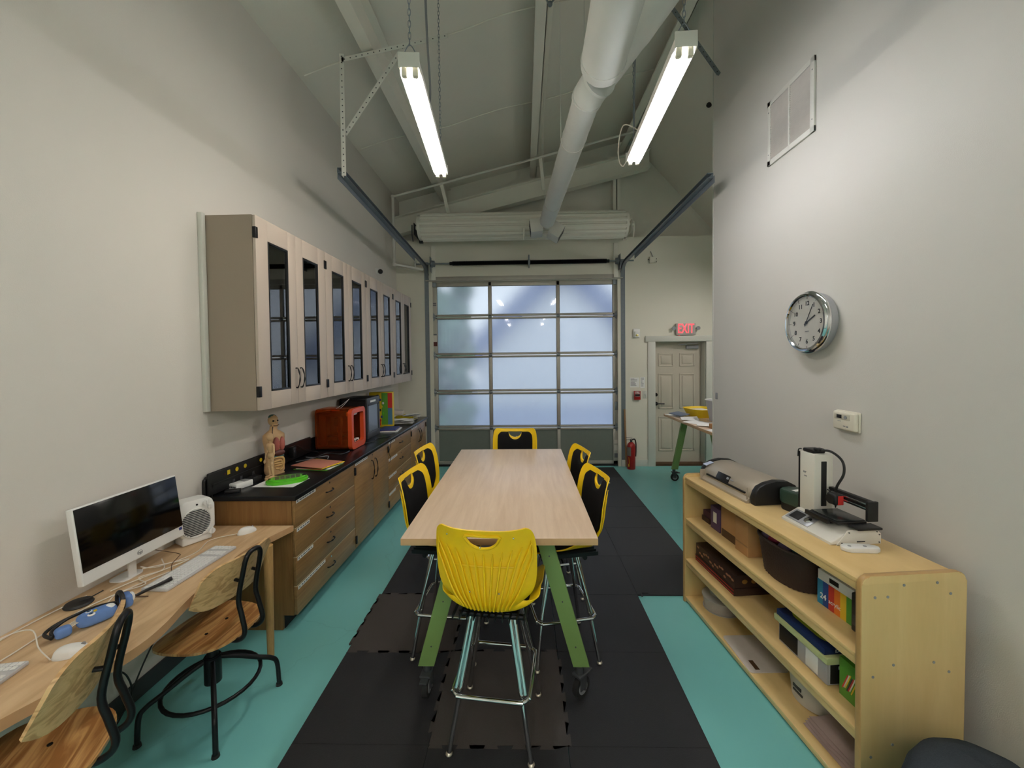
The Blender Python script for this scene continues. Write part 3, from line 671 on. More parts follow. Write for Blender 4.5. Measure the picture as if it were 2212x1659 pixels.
for i in range(4):
    for j in range(2, 11):
        if i == 3 and j < 5: continue
        br = (i, j) in ((0, 4), (1, 3))
        lab = 'black foam mat tile, %s column, %s row from the garage door' % (('left-hand', 'second', 'third', 'right-hand')[i], ('tenth', 'ninth', 'eighth', 'seventh', 'sixth', 'fifth', 'fourth', 'third', 'second', 'first', 'x')[j])
        grp = 'black foam floor tiles'
        x0, x1, y0, y1 = mx_[i]+gp, mx_[i+1]-gp, my_[j]+gp, my_[j+1]-gp
        z = 0.0
        if (i, j) == (0, 4): lab, grp = 'brownish foam mat tile with toothed edge, left of the table legs', None
        if (i, j) == (1, 3): lab, grp = 'brownish foam mat tile with toothed edge, under the nearest yellow stool', None
        # brown tiles own the teeth; their neighbours are cut back beneath them
        o = mat_tile(x0, x1, y0, y1, 'lrbt' if br else '', FOAMB if br else FOAM, lab, grp)
        if br: o.location.z = 0.0008
g = G(); g.box((0.90, 3.03, 0.016), (0.05, 0.012, 0.006), 0.002); g.box((0.865, 3.005, 0.016), (0.012, 0.05, 0.006), 0.002)
tag(g.done('mat_edge_strip', FOAM), 'torn black foam edge piece at the inner corner of the mat', 'mat edge')

# ============================================================ BIG TABLE
def table_leg(g, top, bot, w=0.085, th=0.045):
    """slanted rectangular tube in an x-z plane, cut level at both ends"""
    (xt, zt), (xb, zb), y = top, bot, 0
    h = w/2; g.prism([(xb-h, zb), (xb+h, zb), (xt+h, zt), (xt-h, zt)], -th/2, th/2, M=Matrix.Rotation(PI/2, 4, 'X'), bev=0.003)
def caster(parent, x, y, rz, m=BLACKR):
    c = bpy.data.objects.new('caster', None); COL.objects.link(c); c.parent = parent; c.location = (x, y, 0); c.rotation_euler = (0, 0, rz)
    g = G(); g.cyl((0, -0.014, 0.055), (0, 0.014, 0.055), 0.055, n=28); g.mi = 1; g.cyl((0, -0.016, 0.055), (0, 0.016, 0.055), 0.034, n=20); g.done('wheel', [BLACKR, GREY], c)
    g = G(); g.b2(-0.03, 0.02, -0.024, -0.019, 0.05, 0.125, 0.002); g.b2(-0.03, 0.02, 0.019, 0.024, 0.05, 0.125, 0.002); g.b2(-0.045, 0.045, -0.028, 0.028, 0.122, 0.135, 0.004); g.cyl((-0.01, 0, 0.13), (-0.01, 0, 0.172), 0.022); g.cyl((0, -0.03, 0.055), (0, 0.03, 0.055), 0.007); g.b2(0.0, 0.075, -0.02, 0.02, 0.112, 0.124, 0.003)
    g.done('fork', DKGREY, c)
def make_table(label, cx, cy, wx, wy, H, foot_dx, top_dx, inset, rz=0):
    t = thing('project_table', label, 'table', (cx, cy, 0), rz)
    g = G(); g.b2(-wx/2, wx/2, -wy/2, wy/2, H-0.033, H, 0.0015); g.mi = 0
    o = g.done('table_top', [MAPLE, MAPLEEDGE], t)
    for p in o.data.polygons:
        if abs(p.normal.z) < 0.5: p.material_index = 1
    for sy in (-1, 1):
        y = sy*(wy/2-inset)
        for sx in (-1, 1):
            g = G(); table_leg(g, (sx*top_dx, H-0.036), (sx*foot_dx, 0.172)); o = g.done('leg', GREEN, t); o.location = (0, y, 0)
            for zz in (0.28, 0.52, 0.76):
                xx = sx*(foot_dx+(top_dx-foot_dx)*(zz-0.172)/(H-0.036-0.172))
                b = G().cyl((xx, y-0.0245, zz), (xx, y-0.0215, zz), 0.004, n=8).done('bolt', DKGREY, t)
            caster(t, sx*foot_dx, y, 0.4+1.2*(sx+sy*0.7))
        g = G(); g.b2(-top_dx-0.1, top_dx+0.1, y-0.03, y+0.03, H-0.052, H-0.033, 0.002); g.done('top_plate', GREEN, t)
    g = G(); g.b2(-0.02, 0.02, -wy/2+inset, wy/2-inset, H-0.10, H-0.05, 0.003); g.done('stretcher', GREEN, t)
    return t
tb = make_table('large maple-topped work table with slanted green legs among the yellow stools', -0.124, 2.748, 0.912, 1.83, 0.959, 0.408, 0.20, 0.258); tb.location.z = 0.013
# ============================================================ YELLOW STOOLS
def make_stool():
    t = thing('counter_stool', '', 'stool')
    SZ = 0.662
    prof = [(0.198, SZ-0.035), (0.178, SZ-0.004), (0.12, SZ+0.002), (0.02, SZ-0.008), (-0.08, SZ-0.012), (-0.15, SZ-0.004), (-0.20, SZ+0.03), (-0.225, SZ+0.09), (-0.235, SZ+0.175), (-0.245, SZ+0.265), (-0.262, SZ+0.345), (-0.285, SZ+0.412)]
    def P(v):
        f = v*(len(prof)-1); i = min(int(f), len(prof)-2); t_ = f-i
        g_ = lambda k: Vector(prof[max(0, min(k, len(prof)-1))])
        a, b, c, d = g_(i-1), g_(i), g_(i+1), g_(i+2)
        return 0.5*((2*b)+(c-a)*t_+(2*a-5*b+4*c-d)*t_*t_+(3*b-a-3*c+d)*t_**3)
    def halfw(v):
        if v < 0.55: return 0.228-0.03*max(0, 0.12-v)/0.12*1.5-0.070*math.exp(-((v-0.56)/0.06)**2)
        k = (v-0.55)/0.45
        return 0.222-0.068*math.exp(-((k-0.0)/0.24)**2)-0.014*max(0, k-0.7)/0.3
    def pos(u, v, off=0.0, inset=1.0):   # u -1..1
        p = P(v); q = P(min(1, v+0.01))-P(max(0, v-0.01)); q.normalize(); nn = Vector((q.y, -q.x))   # towards the sitter
        if nn.x < 0 and v > 0.6: nn = -nn
        if v <= 0.6 and nn.y < 0: nn = -nn
        wv = halfw(v); cv = 0.05*u*u*abs(u)
        # rounded corners of the back top and seat front
        cor = 0.0
        if v > 0.93: cor = 0.0
        x = u*wv*inset
        lift = (0.045+0.055*math.exp(-((v-0.38)/0.10)**2))*abs(u)**3
        p2 = p+nn*(lift+off)
        return (x, p2.x, p2.y)
    def shell(u, v):
        # superellipse style corner rounding at both ends
        U = u*2-1
        e = 1.0
        if v > 0.9: e = 1-0.13*((v-0.9)/0.1)**3
        if v < 0.08: e = 1-0.22*((0.08-v)/0.08)**2
        return pos(U*e, v)
    g = G(); g.surf(shell, 26, 60, 0.006)
    sh = g.done('shell', YEL, t, angle=50)
    # grip opening: half-moon through the back
    yb, zb = -0.27, SZ+0.335
    def moon(g, w_, h_, d0, d1, z0):
        pl = [(w_*math.cos(a), z0-h_*math.sin(a)) for a in [PI*k/14 for k in range(15)]]
        g.prism(pl, -d1, -d0, M=M_)
    g = G(); moon(g, 0.070, 0.060, -0.36, -0.18, SZ+0.389); cut(sh, g)
    D_ = 0.036
    g = G(); pts = [(0.072*math.cos(a), -0.258+0.02*0-0.05*0-(0.0) - (0.012 if False else 0), SZ+0.389-0.062*math.sin(a)) for a in [PI*k/12 for k in range(13)]]
    pts = [(x, -0.2665-(z-(SZ+0.352))*0.35, z) for x, y, z in pts]; g.tube(pts+[(0, -0.2775, SZ+0.388)], 0.006, 8, closed=True, sub=3); g.done('grip_rim', YEL, t)
    # outer ribs on the back
    g = G()
    for k in range(-6, 7):
        u0 = k*0.052/0.21*0.62; top = 0.86+0.006*abs(k)**1.3
        pts = []
        for i in range(13):
            v = 0.56+(top-0.56)*i/12; spread = 0.78+0.55*(i/12)**2
            p = pos(max(-0.93, min(0.93, u0*spread*0.92)), v, -0.0075); pts.append(p)
        g.tube(pts, [0.0052]*30+[0.004]*4+[0.002]*40, 6, sub=3)
    pts = [pos(-0.62+1.24*i/12, 0.80, -0.0075) for i in range(13)]; g.tube(pts, 0.0022, 6, sub=2)
    g.done('back_rib', YEL, t)
    for (u, v) in ((-0.72, 0.955), (0.62, 0.955), (-0.05, 0.90), (-0.32, 0.68), (0.30, 0.68)):
        p = Vector(pos(u, v, -0.008)); G().ball(p, 0.0042, 8).done('rivet', CHROME, t)
    # pads
    def padf(v0, v1, ins, th):
        def f(u, v):
            U = u*2-1; vv = v0+(v1-v0)*v
            e = 1.0; k = abs(v*2-1)
            if k > 0.7: e = 1-0.35*((k-0.7)/0.3)**2.2
            b = (1-abs(U)**6)*(1-k**8)
            return pos(U*e*ins, vv, 0.004+th*b**0.5 if b > 0 else 0.004)
        return f
    g = G(); g.surf(padf(0.04, 0.47, 0.80, 0.022), 20, 24); g.surf(lambda u, v: pos((u*2-1)*0.8*(1-0.35*(max(0, abs(v*2-1)-0.7)/0.3)**2.2), 0.04+0.43*v, 0.002), 20, 24); g.done('seat_pad', PAD, t, angle=60)
    def backpad(u, v, full=1):
        U = u*2-1; x0 = abs(U*0.80*0.21)
        nt = 0.088*math.sqrt(max(0, 1-(x0/0.080)**2)) if x0 < 0.080 else 0.0
        vv = 0.60+(0.355-nt)*v
        e = 0.80
        if v > 0.85: e = 0.80-0.16*((v-0.85)/0.15)**2
        if v < 0.3: e = 0.80-0.22*((0.3-v)/0.3)**1.5
        b = max(0, (1-abs(U)**8)*(1-abs(v*2-1)**8))
        return pos(U*e, vv, 0.004+0.018*full*b**0.5)
    g = G(); g.surf(lambda u, v: backpad(u, v, 1), 40, 26); g.surf(lambda u, v: backpad(u, v, 0), 40, 26); g.done('back_pad', PAD, t, angle=60, fix=False)
    # chrome frame
    for sx in (-1, 1):
        for sy in (-1, 1):
            g = G(); g.tube([(sx*0.075, sy*0.085, SZ-0.03), (sx*0.09, sy*0.098, SZ-0.10), (sx*0.185, sy*0.185, 0.02)], 0.0115, 12, sub=3); o = g.done('leg', CHROME, t)
            G().ball((sx*0.186, sy*0.186, 0.012), (0.016, 0.016, 0.012), 12).done('glide', CLEARG, o)
            g = G(); g.tube([(sx*0.095, sy*0.070, SZ-0.03), (sx*0.108, sy*0.085, SZ-0.10), (sx*0.158, sy*0.150, 0.29)], 0.0095, 12, sub=3); g.done('brace_tube', CHROME, t)
    w_ = 0.176; zr = 0.27; rr = 0.05; pts = []
    for sx, sy, a0 in ((1, 1, 0), (-1, 1, PI/2), (-1, -1, PI), (1, -1, 1.5*PI)):
        for k in range(5):
            a = a0+PI/2*k/4; pts.append((sx*(w_-rr)+rr*math.cos(a), sy*(w_-rr)+rr*math.sin(a), zr))
    G().tube(pts, 0.010, 12, closed=True, sub=2).done('footrest_ring', CHROME, t)
    g = G(); g.b2(-0.13, 0.13, -0.12, 0.12, SZ-0.036, SZ-0.028, 0.003); g.cyl((-0.15, -0.115, SZ-0.045), (0.15, -0.115, SZ-0.045), 0.013, n=14); g.cyl((-0.15, 0.115, SZ-0.045), (0.15, 0.115, SZ-0.045), 0.013, n=14)
    for k in range(-5, 6): g.b2(k*0.032-0.002, k*0.032+0.002, -0.19, 0.15, SZ-0.03, SZ-0.008)
    g.done('seat_plate', [BLACKM], t)
    return t
CLEARG = mat('glide_nickel', C(214, 206, 190), 0.3, 0.7, noise=0)
st = make_stool()
spots = [(-0.148, 1.925, math.radians(-7), 'yellow stool with ribbed back towards the camera, at the near end of the table'),
         (0.205, 2.46, math.radians(90+11), 'yellow stool with black pad on the right side of the table, nearer of the two'),
         (0.200, 3.09, math.radians(90+10), 'yellow stool with black pad on the right side of the table, farther of the two'),
         (-0.475, 2.50, math.radians(-90-6), 'yellow stool with black pad on the left side of the table, nearer of the two'),
         (-0.565, 3.17, math.radians(-90-5), 'yellow stool with black pad on the left side of the table, farther of the two'),
         (-0.105, 3.80, math.radians(180-2), 'yellow stool facing the camera at the far end of the table')]
for i, (x, y, a, lab) in enumerate(spots):
    o = st if i == 0 else copy_tree(st)
    o.location = (x, y, 0.0135); o.rotation_euler = (0, 0, a); tag(o, lab, 'stool', 'yellow stools around the table')

# ============================================================ BASE CABINETS AND COUNTER
CF = -1.53     # door front plane
def handle_bow(p0, p1, out, parent, m=BLACKM):
    p0 = Vector(p0); p1 = Vector(p1); o_ = Vector(out); c = (p0+p1)/2
    return G().tube([p0, p0+o_*0.5, p0+(p1-p0)*0.25+o_*0.92, c+o_*1.05, p0+(p1-p0)*0.75+o_*0.92, p1+o_*0.5, p1], [0.0035, 0.0045, 0.0055, 0.006, 0.0055, 0.0045, 0.0035]*10, 8, sub=4).done('handle', m, parent)
def label_strip(y0, y1, z, x, parent, seed):
    rnd = random.Random(seed); g = G(); g.b2(x, x+0.0012, y0, y1, z-0.011, z+0.011); g.mi = 1
    g.b2(x+0.0012, x+0.0016, y0+0.012, y0+0.024, z-0.006, z+0.006); y = y0+0.04
    while y < y1-0.02:
        L_ = rnd.uniform(0.012, 0.035); g.b2(x+0.0012, x+0.0016, y, min(y+L_, y1-0.008), z-0.004, z+0.004); y += L_+0.008
    return g.done('label_strip', [PAPER, INKG], parent)
def base_cab(y0, y1, kind, label, seed):
    t = thing('base_cabinet', label, 'cabinet', (0, 0, 0), group='oak base cabinets along the left wall')
    g = G(); g.b2(-2.07, CF-0.022, y0+0.001, y0+0.020, 0.10, 0.88); g.b2(-2.07, CF-0.022, y1-0.020, y1-0.001, 0.10, 0.88); g.b2(-2.07, CF-0.03, y0+0.02, y1-0.02, 0.10, 0.118); g.b2(-2.07, -2.06, y0+0.02, y1-0.02, 0.10, 0.88); g.b2(-2.07, CF-0.03, y0+0.02, y1-0.02, 0.862, 0.88)
    g.b2(-2.07, CF-0.10, y0+0.001, y0+0.02, 0, 0.10); g.done('carcass', OAKEND, t)
    g = G(); g.b2(-2.07, CF-0.095, y0+0.02, y1-0.001, 0.0, 0.10, 0.002); g.done('toe_kick', BLACKR, t)
    a, b = y0+0.004, y1-0.004
    if kind == 'drawers':
        zs = [0.10, 0.295, 0.490, 0.685, 0.878]
        for k in range(4):
            z0, z1 = zs[k]+0.003, zs[k+1]-0.003
            g = G(); g.b2(CF-0.020, CF, a, b, z0, z1, 0.0015); d = g.done('drawer', OAK, t)
            G().b2(CF-0.020, CF+0.0006, a, b, z1, z1+0.0022).done('edge_strip', mat('pale_edge', C(206, 186, 150), 0.5), d)
            c = (a+b)/2+0.0; handle_bow((CF, c-0.05, z1-0.085), (CF, c+0.05, z1-0.085), (0.026, 0, 0), d)
            g = G(); g.cyl((CF, c+0.01, z1-0.028), (CF+0.003, c+0.01, z1-0.028), 0.008, n=12); g.done('lock', CHROME, d)
            wL = (0.25, 0.16, 0.20, 0.37)[3-k] if seed == 1 else 0.22+0.04*((k+seed) % 3)
            label_strip(a+0.015, a+0.015+wL, z1-0.016, CF, d, seed*7+k)
    else:
        c = (a+b)/2
        for k, (p, q) in enumerate(((a, c-0.0015), (c+0.0015, b))):
            g = G(); g.b2(CF-0.020, CF, p, q, 0.103, 0.875, 0.0015); d = g.done('door', OAK, t)
            hy = q-0.045 if k == 0 else p+0.045
            handle_bow((CF, hy, 0.62), (CF, hy, 0.80), (0.03, 0, 0), d)
            ey = p+0.004 if k == 0 else q-0.004
            for hz in (0.18, 0.80): G().b2(CF-0.01, CF+0.012, ey-0.010, ey+0.012, hz-0.035, hz+0.035, 0.003).done('hinge', BLACKM, d)
            if k == 0: label_strip(p+0.02, p+0.30, 0.858, CF, d, seed)
            if k == 0: G().cyl((CF, q-0.02, 0.853), (CF+0.003, q-0.02, 0.853), 0.008, n=12).done('lock', CHROME, d)
    return t
Y0 = 2.615
ys = [Y0, 3.555, 4.455, 5.37, 6.19]
base_cab(ys[0], ys[1], 'drawers', 'oak cabinet with four labelled drawers at the desk end of the row', 1)
base_cab(ys[1], ys[2], 'doors', 'oak double-door cabinet between the two sets of drawers', 2)
base_cab(ys[2], ys[3], 'drawers', 'oak cabinet with four drawers beyond the double doors', 3)
base_cab(ys[3], ys[4], 'doors', 'oak double-door cabinet at the garage door end of the row', 4)
t = thing('countertop', 'long black resin worktop over the oak base cabinets', 'worktop')
g = G(); g.b2(-2.085, -1.505, 2.585, 6.22, 0.882, 0.914, 0.004, 3); g.done('slab', EPOXY, t)
g = G(); g.prism([(2.535, 0.92), (6.22, 0.92), (6.22, 1.04), (2.60, 1.04+0.015), (2.56, 1.05), (2.538, 1.03)], 0, 0.02, M=Matrix.Translation((-2.086, 0, 0)) @ Matrix(((0, 0, 1, 0), (1, 0, 0, 0), (0, 1, 0, 0), (0, 0, 0, 1))), bev=0.003); g.done('backsplash', EPOXY, t)
t = thing('power_raceway', 'black power strip fixed to the wall behind the worktop, with yellow dots', 'power strip')
g = G(); g.b2(-2.0655, -2.046, 2.545, 3.80, 0.925, 1.075, 0.009, 3); g.b2(-2.046, -2.042, 2.57, 3.78, 0.99, 1.0, 0.0015); g.done('body', BLACKP, t)
for k, y in enumerate((2.72, 2.80, 2.885, 3.06, 3.15)):
    g = G(); 
    if k == 0: g.b2(-2.047, -2.0445, y-0.013, y+0.013, 1.023, 1.053, 0.001)
    else: g.cyl((-2.047, y, 1.038), (-2.0445, y, 1.038), 0.015, n=18)
    g.done('yellow_dot', YPRINT, t)
G().cyl((-2.047, 2.685, 1.036), (-2.044, 2.685, 1.036), 0.006, n=12).done('indicator', DRKRED, t)
for y in (2.765, 2.84, 2.97, 3.10):
    G().b2(-2.0465, -2.044, y-0.012, y+0.012, 0.94, 0.975, 0.001).done('socket', DKGREY, t)
cable([(-2.055, 2.52, 1.04), (-2.055, 2.512, 1.03), (-2.055, 2.512, 0.95), (-2.05, 2.515, 0.75)], 0.009, BLACKP, 'thick black power cord curving down at the near end of the power strip', 'wall_flex')

# ============================================================ WALL CABINETS
WF = -1.735
def wall_cab(y0, y1, label, items):
    t = thing('wall_cabinet', label, 'cabinet', (0, 0, 0), group='greige wall cabinets on the left wall')
    z0, z1 = 1.475, 2.755
    g = G(); g.b2(XL+0.002, WF-0.022, y0+0.001, y0+0.02, z0, z1); g.b2(XL+0.002, WF-0.022, y1-0.02, y1-0.001, z0, z1); g.b2(XL+0.002, WF-0.022, y0+0.02, y1-0.02, z0, z0+0.02); g.b2(XL+0.002, WF-0.022, y0+0.02, y1-0.02, z1-0.02, z1); g.b2(XL+0.002, XL+0.012, y0+0.02, y1-0.02, z0+0.02, z1-0.02)
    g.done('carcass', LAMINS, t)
    for z in (1.86, 2.18, 2.47):
        G().b2(XL+0.012, WF-0.04, y0+0.021, y1-0.021, z-0.01, z+0.01).done('shelf', CABIN, t)
    c = (y0+y1)/2
    for k, (p, q) in enumerate(((y0+0.003, c-0.0015), (c+0.0015, y1-0.003))):
        wc = (p+q)/2+(0.012 if k == 0 else -0.012); hw = 0.117; a, b = wc-hw, wc+hw; za, zb = 1.595, 2.615
        g = G(); g.b2(WF-0.020, WF, p, a, z0+0.002, z1-0.002, 0.001); g.b2(WF-0.020, WF, b, q, z0+0.002, z1-0.002, 0.001); g.b2(WF-0.020, WF, a, b, z0+0.002, za, 0.001); g.b2(WF-0.020, WF, a, b, zb, z1-0.002, 0.001)
        d = g.done('door', LAMIN, t)
        g = G()
        for (u0, u1, v0, v1) in ((a, a+0.012, za, zb), (b-0.012, b, za, zb), (a, b, za, za+0.012), (a, b, zb-0.012, zb)): g.b2(WF-0.016, WF+0.002, u0, u1, v0, v1, 0.001)
        g.done('window_gasket', BLACKP, d)
        G().b2(WF-0.012, WF-0.008, a+0.006, b-0.006, za+0.006, zb-0.006).done('window_glass', CABGLASS, d)
        hy = q-0.03 if k == 0 else p+0.03
        handle_bow((WF, hy, 1.60), (WF, hy, 1.745), (0.03, 0, 0), d)
        ey = p+0.003 if k == 0 else q-0.003
        for hz in (1.60, 2.64): G().b2(WF-0.014, WF+0.008, ey-0.016, ey+0.012, hz-0.036, hz+0.036, 0.003).done('hinge', BLACKM, d)
    return t
wy = [2.60, 3.52, 4.43, 5.35, 6.20]
wl = ['greige wall cabinet with two narrow glass windows, nearest of the row, over the torso model', 'greige wall cabinet, second of the row, above the orange 3D printer', 'greige wall cabinet, third of the row, above the yellow box', 'greige wall cabinet, last of the row, nearest the garage door']
for k in range(4): wall_cab(wy[k], wy[k+1], wl[k], k)
tag(G().b2(XL+0.001, XL+0.03, 2.566, 2.598, 1.475, 2.765, 0.002).done('filler_board', TRIM), 'white filler board on the wall at the near end of the wall cabinets', 'filler board')
# things inside the wall cabinets, seen through the glass
def jug(name, label, x, y, z, m, mcap, h=0.27, r=0.075, grp=None):
    t = thing(name, label, 'bottle', (x, y, z), 0.3, grp)
    G().lathe([(r*0.9, 0), (r, 0.01), (r, h*0.55), (r*0.8, h*0.72), (0.022, h*0.9), (0.018, h)], 22).done('body', m, t)
    G().cyl((0, 0, h), (0, 0, h+0.022), 0.021, n=16).done('cap', mcap, t)
    g = G(); g.cyl((0, 0, h*0.18), (0, 0, h*0.42), r*1.004, n=22, cap=False); g.done('label_band', RED, t)
jug('bleach_jug', 'white jug with red label on the bottom shelf of the nearest wall cabinet', -1.86, 2.84, 1.496, WHITEP, RED, 0.26, 0.085)
jug('spray_bottle', 'clear white bottle on the third shelf of the nearest wall cabinet', -1.86, 3.27, 2.191, WHITEP, WHITEP, 0.22, 0.045)
jug('cleaner_bottle', 'white squeeze bottle in the second wall cabinet behind its left window', -1.85, 3.74, 1.871, WHITEP, WHITEP, 0.20, 0.05)
tag(G().box((-1.90, 3.30, 1.56), (0.22, 0.16, 0.12), 0.01, rot=(0, 0, 0.3)).done('red_box', DRKRED), 'red box on the bottom shelf of the nearest wall cabinet', 'box')
tag(G().box((-1.92, 2.86, 2.25), (0.20, 0.17, 0.10), 0.012).done('blue_bin', NAVY), 'blue bin on a middle shelf of the nearest wall cabinet', 'bin')
tag(G().box((-1.92, 2.86, 1.91), (0.22, 0.20, 0.07), 0.006).done('paper_stack', PAPER), 'stack of white paper inside the nearest wall cabinet', 'paper stack')
tag(G().box((-1.90, 4.16, 1.93), (0.16, 0.16, 0.11), 0.006).done('storage_box', KRAFT), 'brown box inside the second wall cabinet behind its right window', 'box')
for k, (y, z) in enumerate(((4.68, 1.60), (5.08, 1.60), (5.60, 1.60), (5.95, 1.93))):
    tag(G().box((-1.92, y, z-0.005), (0.20, 0.18, 0.19 if z < 1.7 else 0.10), 0.006).done('supply_box', (WHITEP, KRAFT, WHITEP, WHITEP)[k]), ('white supply box inside the third wall cabinet', 'brown carton inside the third wall cabinet', 'white supply box low inside the last wall cabinet', 'small white box on a shelf of the last wall cabinet')[k], 'box')

# ============================================================ ON THE COUNTER
CT = 0.9145
t = thing('usb_charger', 'small white four-port charger box at the near end of the worktop', 'charger', (-2.00, 2.775, CT), -0.25)
g = G(); g.b2(-0.035, 0.035, -0.065, 0.065, 0.0, 0.042, 0.006); g.done('body', WHITEP, t)
for k in range(4): G().b2(-0.028+k*0.0145, -0.0175+k*0.0145, -0.0665, -0.0648, 0.014, 0.026, 0.001).done('port', DKGREY, t)
g = G(); g.b2(-0.03, 0.03, 0.0, 0.05, 0.042, 0.045, 0.001); g.done('label_plate', GREY, t)
tag(G().box((-1.99, 2.90, CT+0.0225), (0.06, 0.075, 0.045), 0.006, rot=(0, 0, -0.2)).done('power_adapter', BLACKP), 'black power adapter behind the white charger box', 'adapter')
tag(G().box((-1.98, 2.665, CT+0.011), (0.09, 0.04, 0.022), 0.005, rot=(0, 0, 0.4)).done('small_adapter', BLACKP), 'flat black adapter in front of the white charger box', 'adapter')
cable([(-2.012, 2.945, CT+0.01), (-2.025, 2.965, CT+0.012), (-2.035, 2.97, CT+0.03), (-2.04, 2.97, CT+0.045)], 0.004, BLACKP, 'short black lead between the power adapter and the power strip', 'power_lead')
tag(G().box((-1.775, 2.88, CT+0.0008), (0.30, 0.215, 0.001), rot=(0, 0, -0.02)).done('paper_sheet', PAPER), 'white sheet of paper under the green game board', 'paper')
t = thing('pop_board_game', 'lime green oval number board lying on a white sheet', 'toy', (-1.745, 2.90, CT+0.0018), 0.55)
def ell(a, b, n=36): return [(a*math.cos(2*PI*k/n)*(1-0.05*math.cos(4*PI*k/n)), b*math.sin(2*PI*k/n)) for k in range(n)]
g = G(); g.prism(ell(0.145, 0.085), 0, 0.024, bev=0.007, seg=3); g.prism(ell(0.125, 0.067), 0.022, 0.034, bev=0.006, seg=3); g.done('body', LIME, t, angle=50)
g = G()
for i in range(5):
    for j in range(3):
        g.b2(-0.078+i*0.033, -0.050+i*0.033, -0.043+j*0.030, -0.019+j*0.030, 0.0335, 0.0365, 0.002)
g.done('window_tiles', mat('smoky_tile', C(78, 84, 60), 0.3), t)
g = G(); g.cyl((0.108, 0, 0.03), (0.108, 0, 0.037), 0.012, n=16); g.cyl((-0.112, 0.0, 0.03), (-0.112, 0.0, 0.036), 0.009, n=16); g.done('button', INK, t)

def mannequin(label, loc, rz, h=0.345):
    t = thing('artist_mannequin', label, 'figure', loc, rz)
    g = G(); g.cyl((0, 0, 0), (0, 0, 0.014), 0.042, n=28); g.cyl((0, -0.02, 0.014), (0, -0.02, 0.16), 0.003, n=8); g.done('stand', SKINW, t)
    g = G(); z = 0.02
    g.ball((0, 0, 0.313), (0.021, 0.024, 0.031), 16); g.cyl((0, 0, 0.27), (0, 0, 0.288), 0.007, n=10)
    g.lathe([(0.008, 0.272), (0.022, 0.266), (0.034, 0.255), (0.031, 0.235), (0.024, 0.215)], 20, M=Matrix.Diagonal((1.15, 0.72, 1, 1)))
    g.ball((0, 0, 0.207), (0.018, 0.015, 0.014), 12); g.lathe([(0.018, 0.198), (0.026, 0.185), (0.028, 0.168), (0.016, 0.16)], 18, M=Matrix.Diagonal((1.1, 0.8, 1, 1)))
    g.done('torso', SKINW, t, angle=60)
    for sx in (-1, 1):
        g = G(); g.ball((sx*0.041, 0, 0.256), 0.0095, 10); g.cyl((sx*0.045, 0, 0.250), (sx*0.052, 0.002, 0.205), 0.0085, 0.0065, n=12); g.ball((sx*0.053, 0.002, 0.199), 0.007, 10); g.cyl((sx*0.053, 0.004, 0.194), (sx*0.052, 0.012, 0.150), 0.0068, 0.005, n=12); g.ball((sx*0.052, 0.014, 0.143), 0.0055, 8); g.ball((sx*0.051, 0.018, 0.127), (0.006, 0.009, 0.015), 10); g.done('arm', SKINW, t, angle=60)
        g = G(); g.ball((sx*0.016, 0, 0.157), 0.0115, 10); g.cyl((sx*0.0165, 0, 0.152), (sx*0.021, 0.004, 0.098), 0.0125, 0.009, n=14); g.ball((sx*0.021, 0.004, 0.091), 0.0095, 10); g.cyl((sx*0.021, 0.004, 0.086), (sx*0.023, -0.002, 0.036), 0.0095, 0.006, n=14); g.ball((sx*0.023, -0.002, 0.031), 0.007, 8); g.ball((sx*0.024, 0.012, 0.0215), (0.0095, 0.02, 0.0075), 10); g.done('leg', SKINW, t, angle=60)
    t.scale = (h/0.345,)*3
    return t
mannequin('jointed wooden artist mannequin standing in front of the torso model', (-1.90, 2.955, CT+0.0016), 2.6, 0.35)
t = thing('anatomy_torso', 'tan anatomical torso model with skull-like head and open chest under the wall cabinet', 'anatomical model', (-1.978, 3.12, CT), math.radians(58))
g = G(); sec = []
for (z, rx, ry) in ((0.0, 0.072, 0.058), (0.03, 0.085, 0.064), (0.09, 0.080, 0.058), (0.16, 0.072, 0.053), (0.22, 0.080, 0.058), (0.28, 0.092, 0.062), (0.32, 0.090, 0.055), (0.345, 0.055, 0.042), (0.36, 0.032, 0.030), (0.39, 0.028, 0.028)): sec.append((z, rx, ry))
g.surf(lambda u, v: (lambda s: (s[1]*math.cos(2*PI*u), s[2]*math.sin(2*PI*u), s[0]))([(lambda i, f: tuple(sec[i][k]*(1-f)+sec[i+1][k]*f for k in range(3)))(min(int(v*9), 8), v*9-min(int(v*9), 8))][0]), 26, 27)
g.b2(-0.065, 0.065, -0.05, 0.05, 0, 0.012, 0.004); g.done('trunk', TORSO, t, angle=60)
g = G(); g.ball((-0.008, -0.060, 0.245), (0.030, 0.022, 0.060), 14); g.ball((0.044, -0.052, 0.245), (0.026, 0.022, 0.058), 14); g.done('lung', LUNG, t, angle=60)
g = G(); g.ball((0.012, -0.064, 0.175), (0.052, 0.02, 0.026), 14); g.done('liver', LIVER, t, angle=60)
g = G(); g.tube([(-0.045, -0.055, 0.06), (-0.046, -0.058, 0.13), (0.045, -0.058, 0.13), (0.046, -0.055, 0.05), (0.01, -0.06, 0.035)], 0.010, 10)
g.tube([(-0.03, -0.058, 0.07), (0.03, -0.064, 0.075), (0.028, -0.064, 0.09), (-0.03, -0.062, 0.09), (-0.03, -0.062, 0.105), (0.03, -0.062, 0.108), (0.02, -0.062, 0.05), (-0.02, -0.06, 0.05)], 0.0085, 10); g.done('intestines', GUT, t, angle=60)
g = G(); g.b2(-0.055, 0.055, -0.068, -0.05, 0.143, 0.153, 0.004); g.done('diaphragm', TEALP, t)
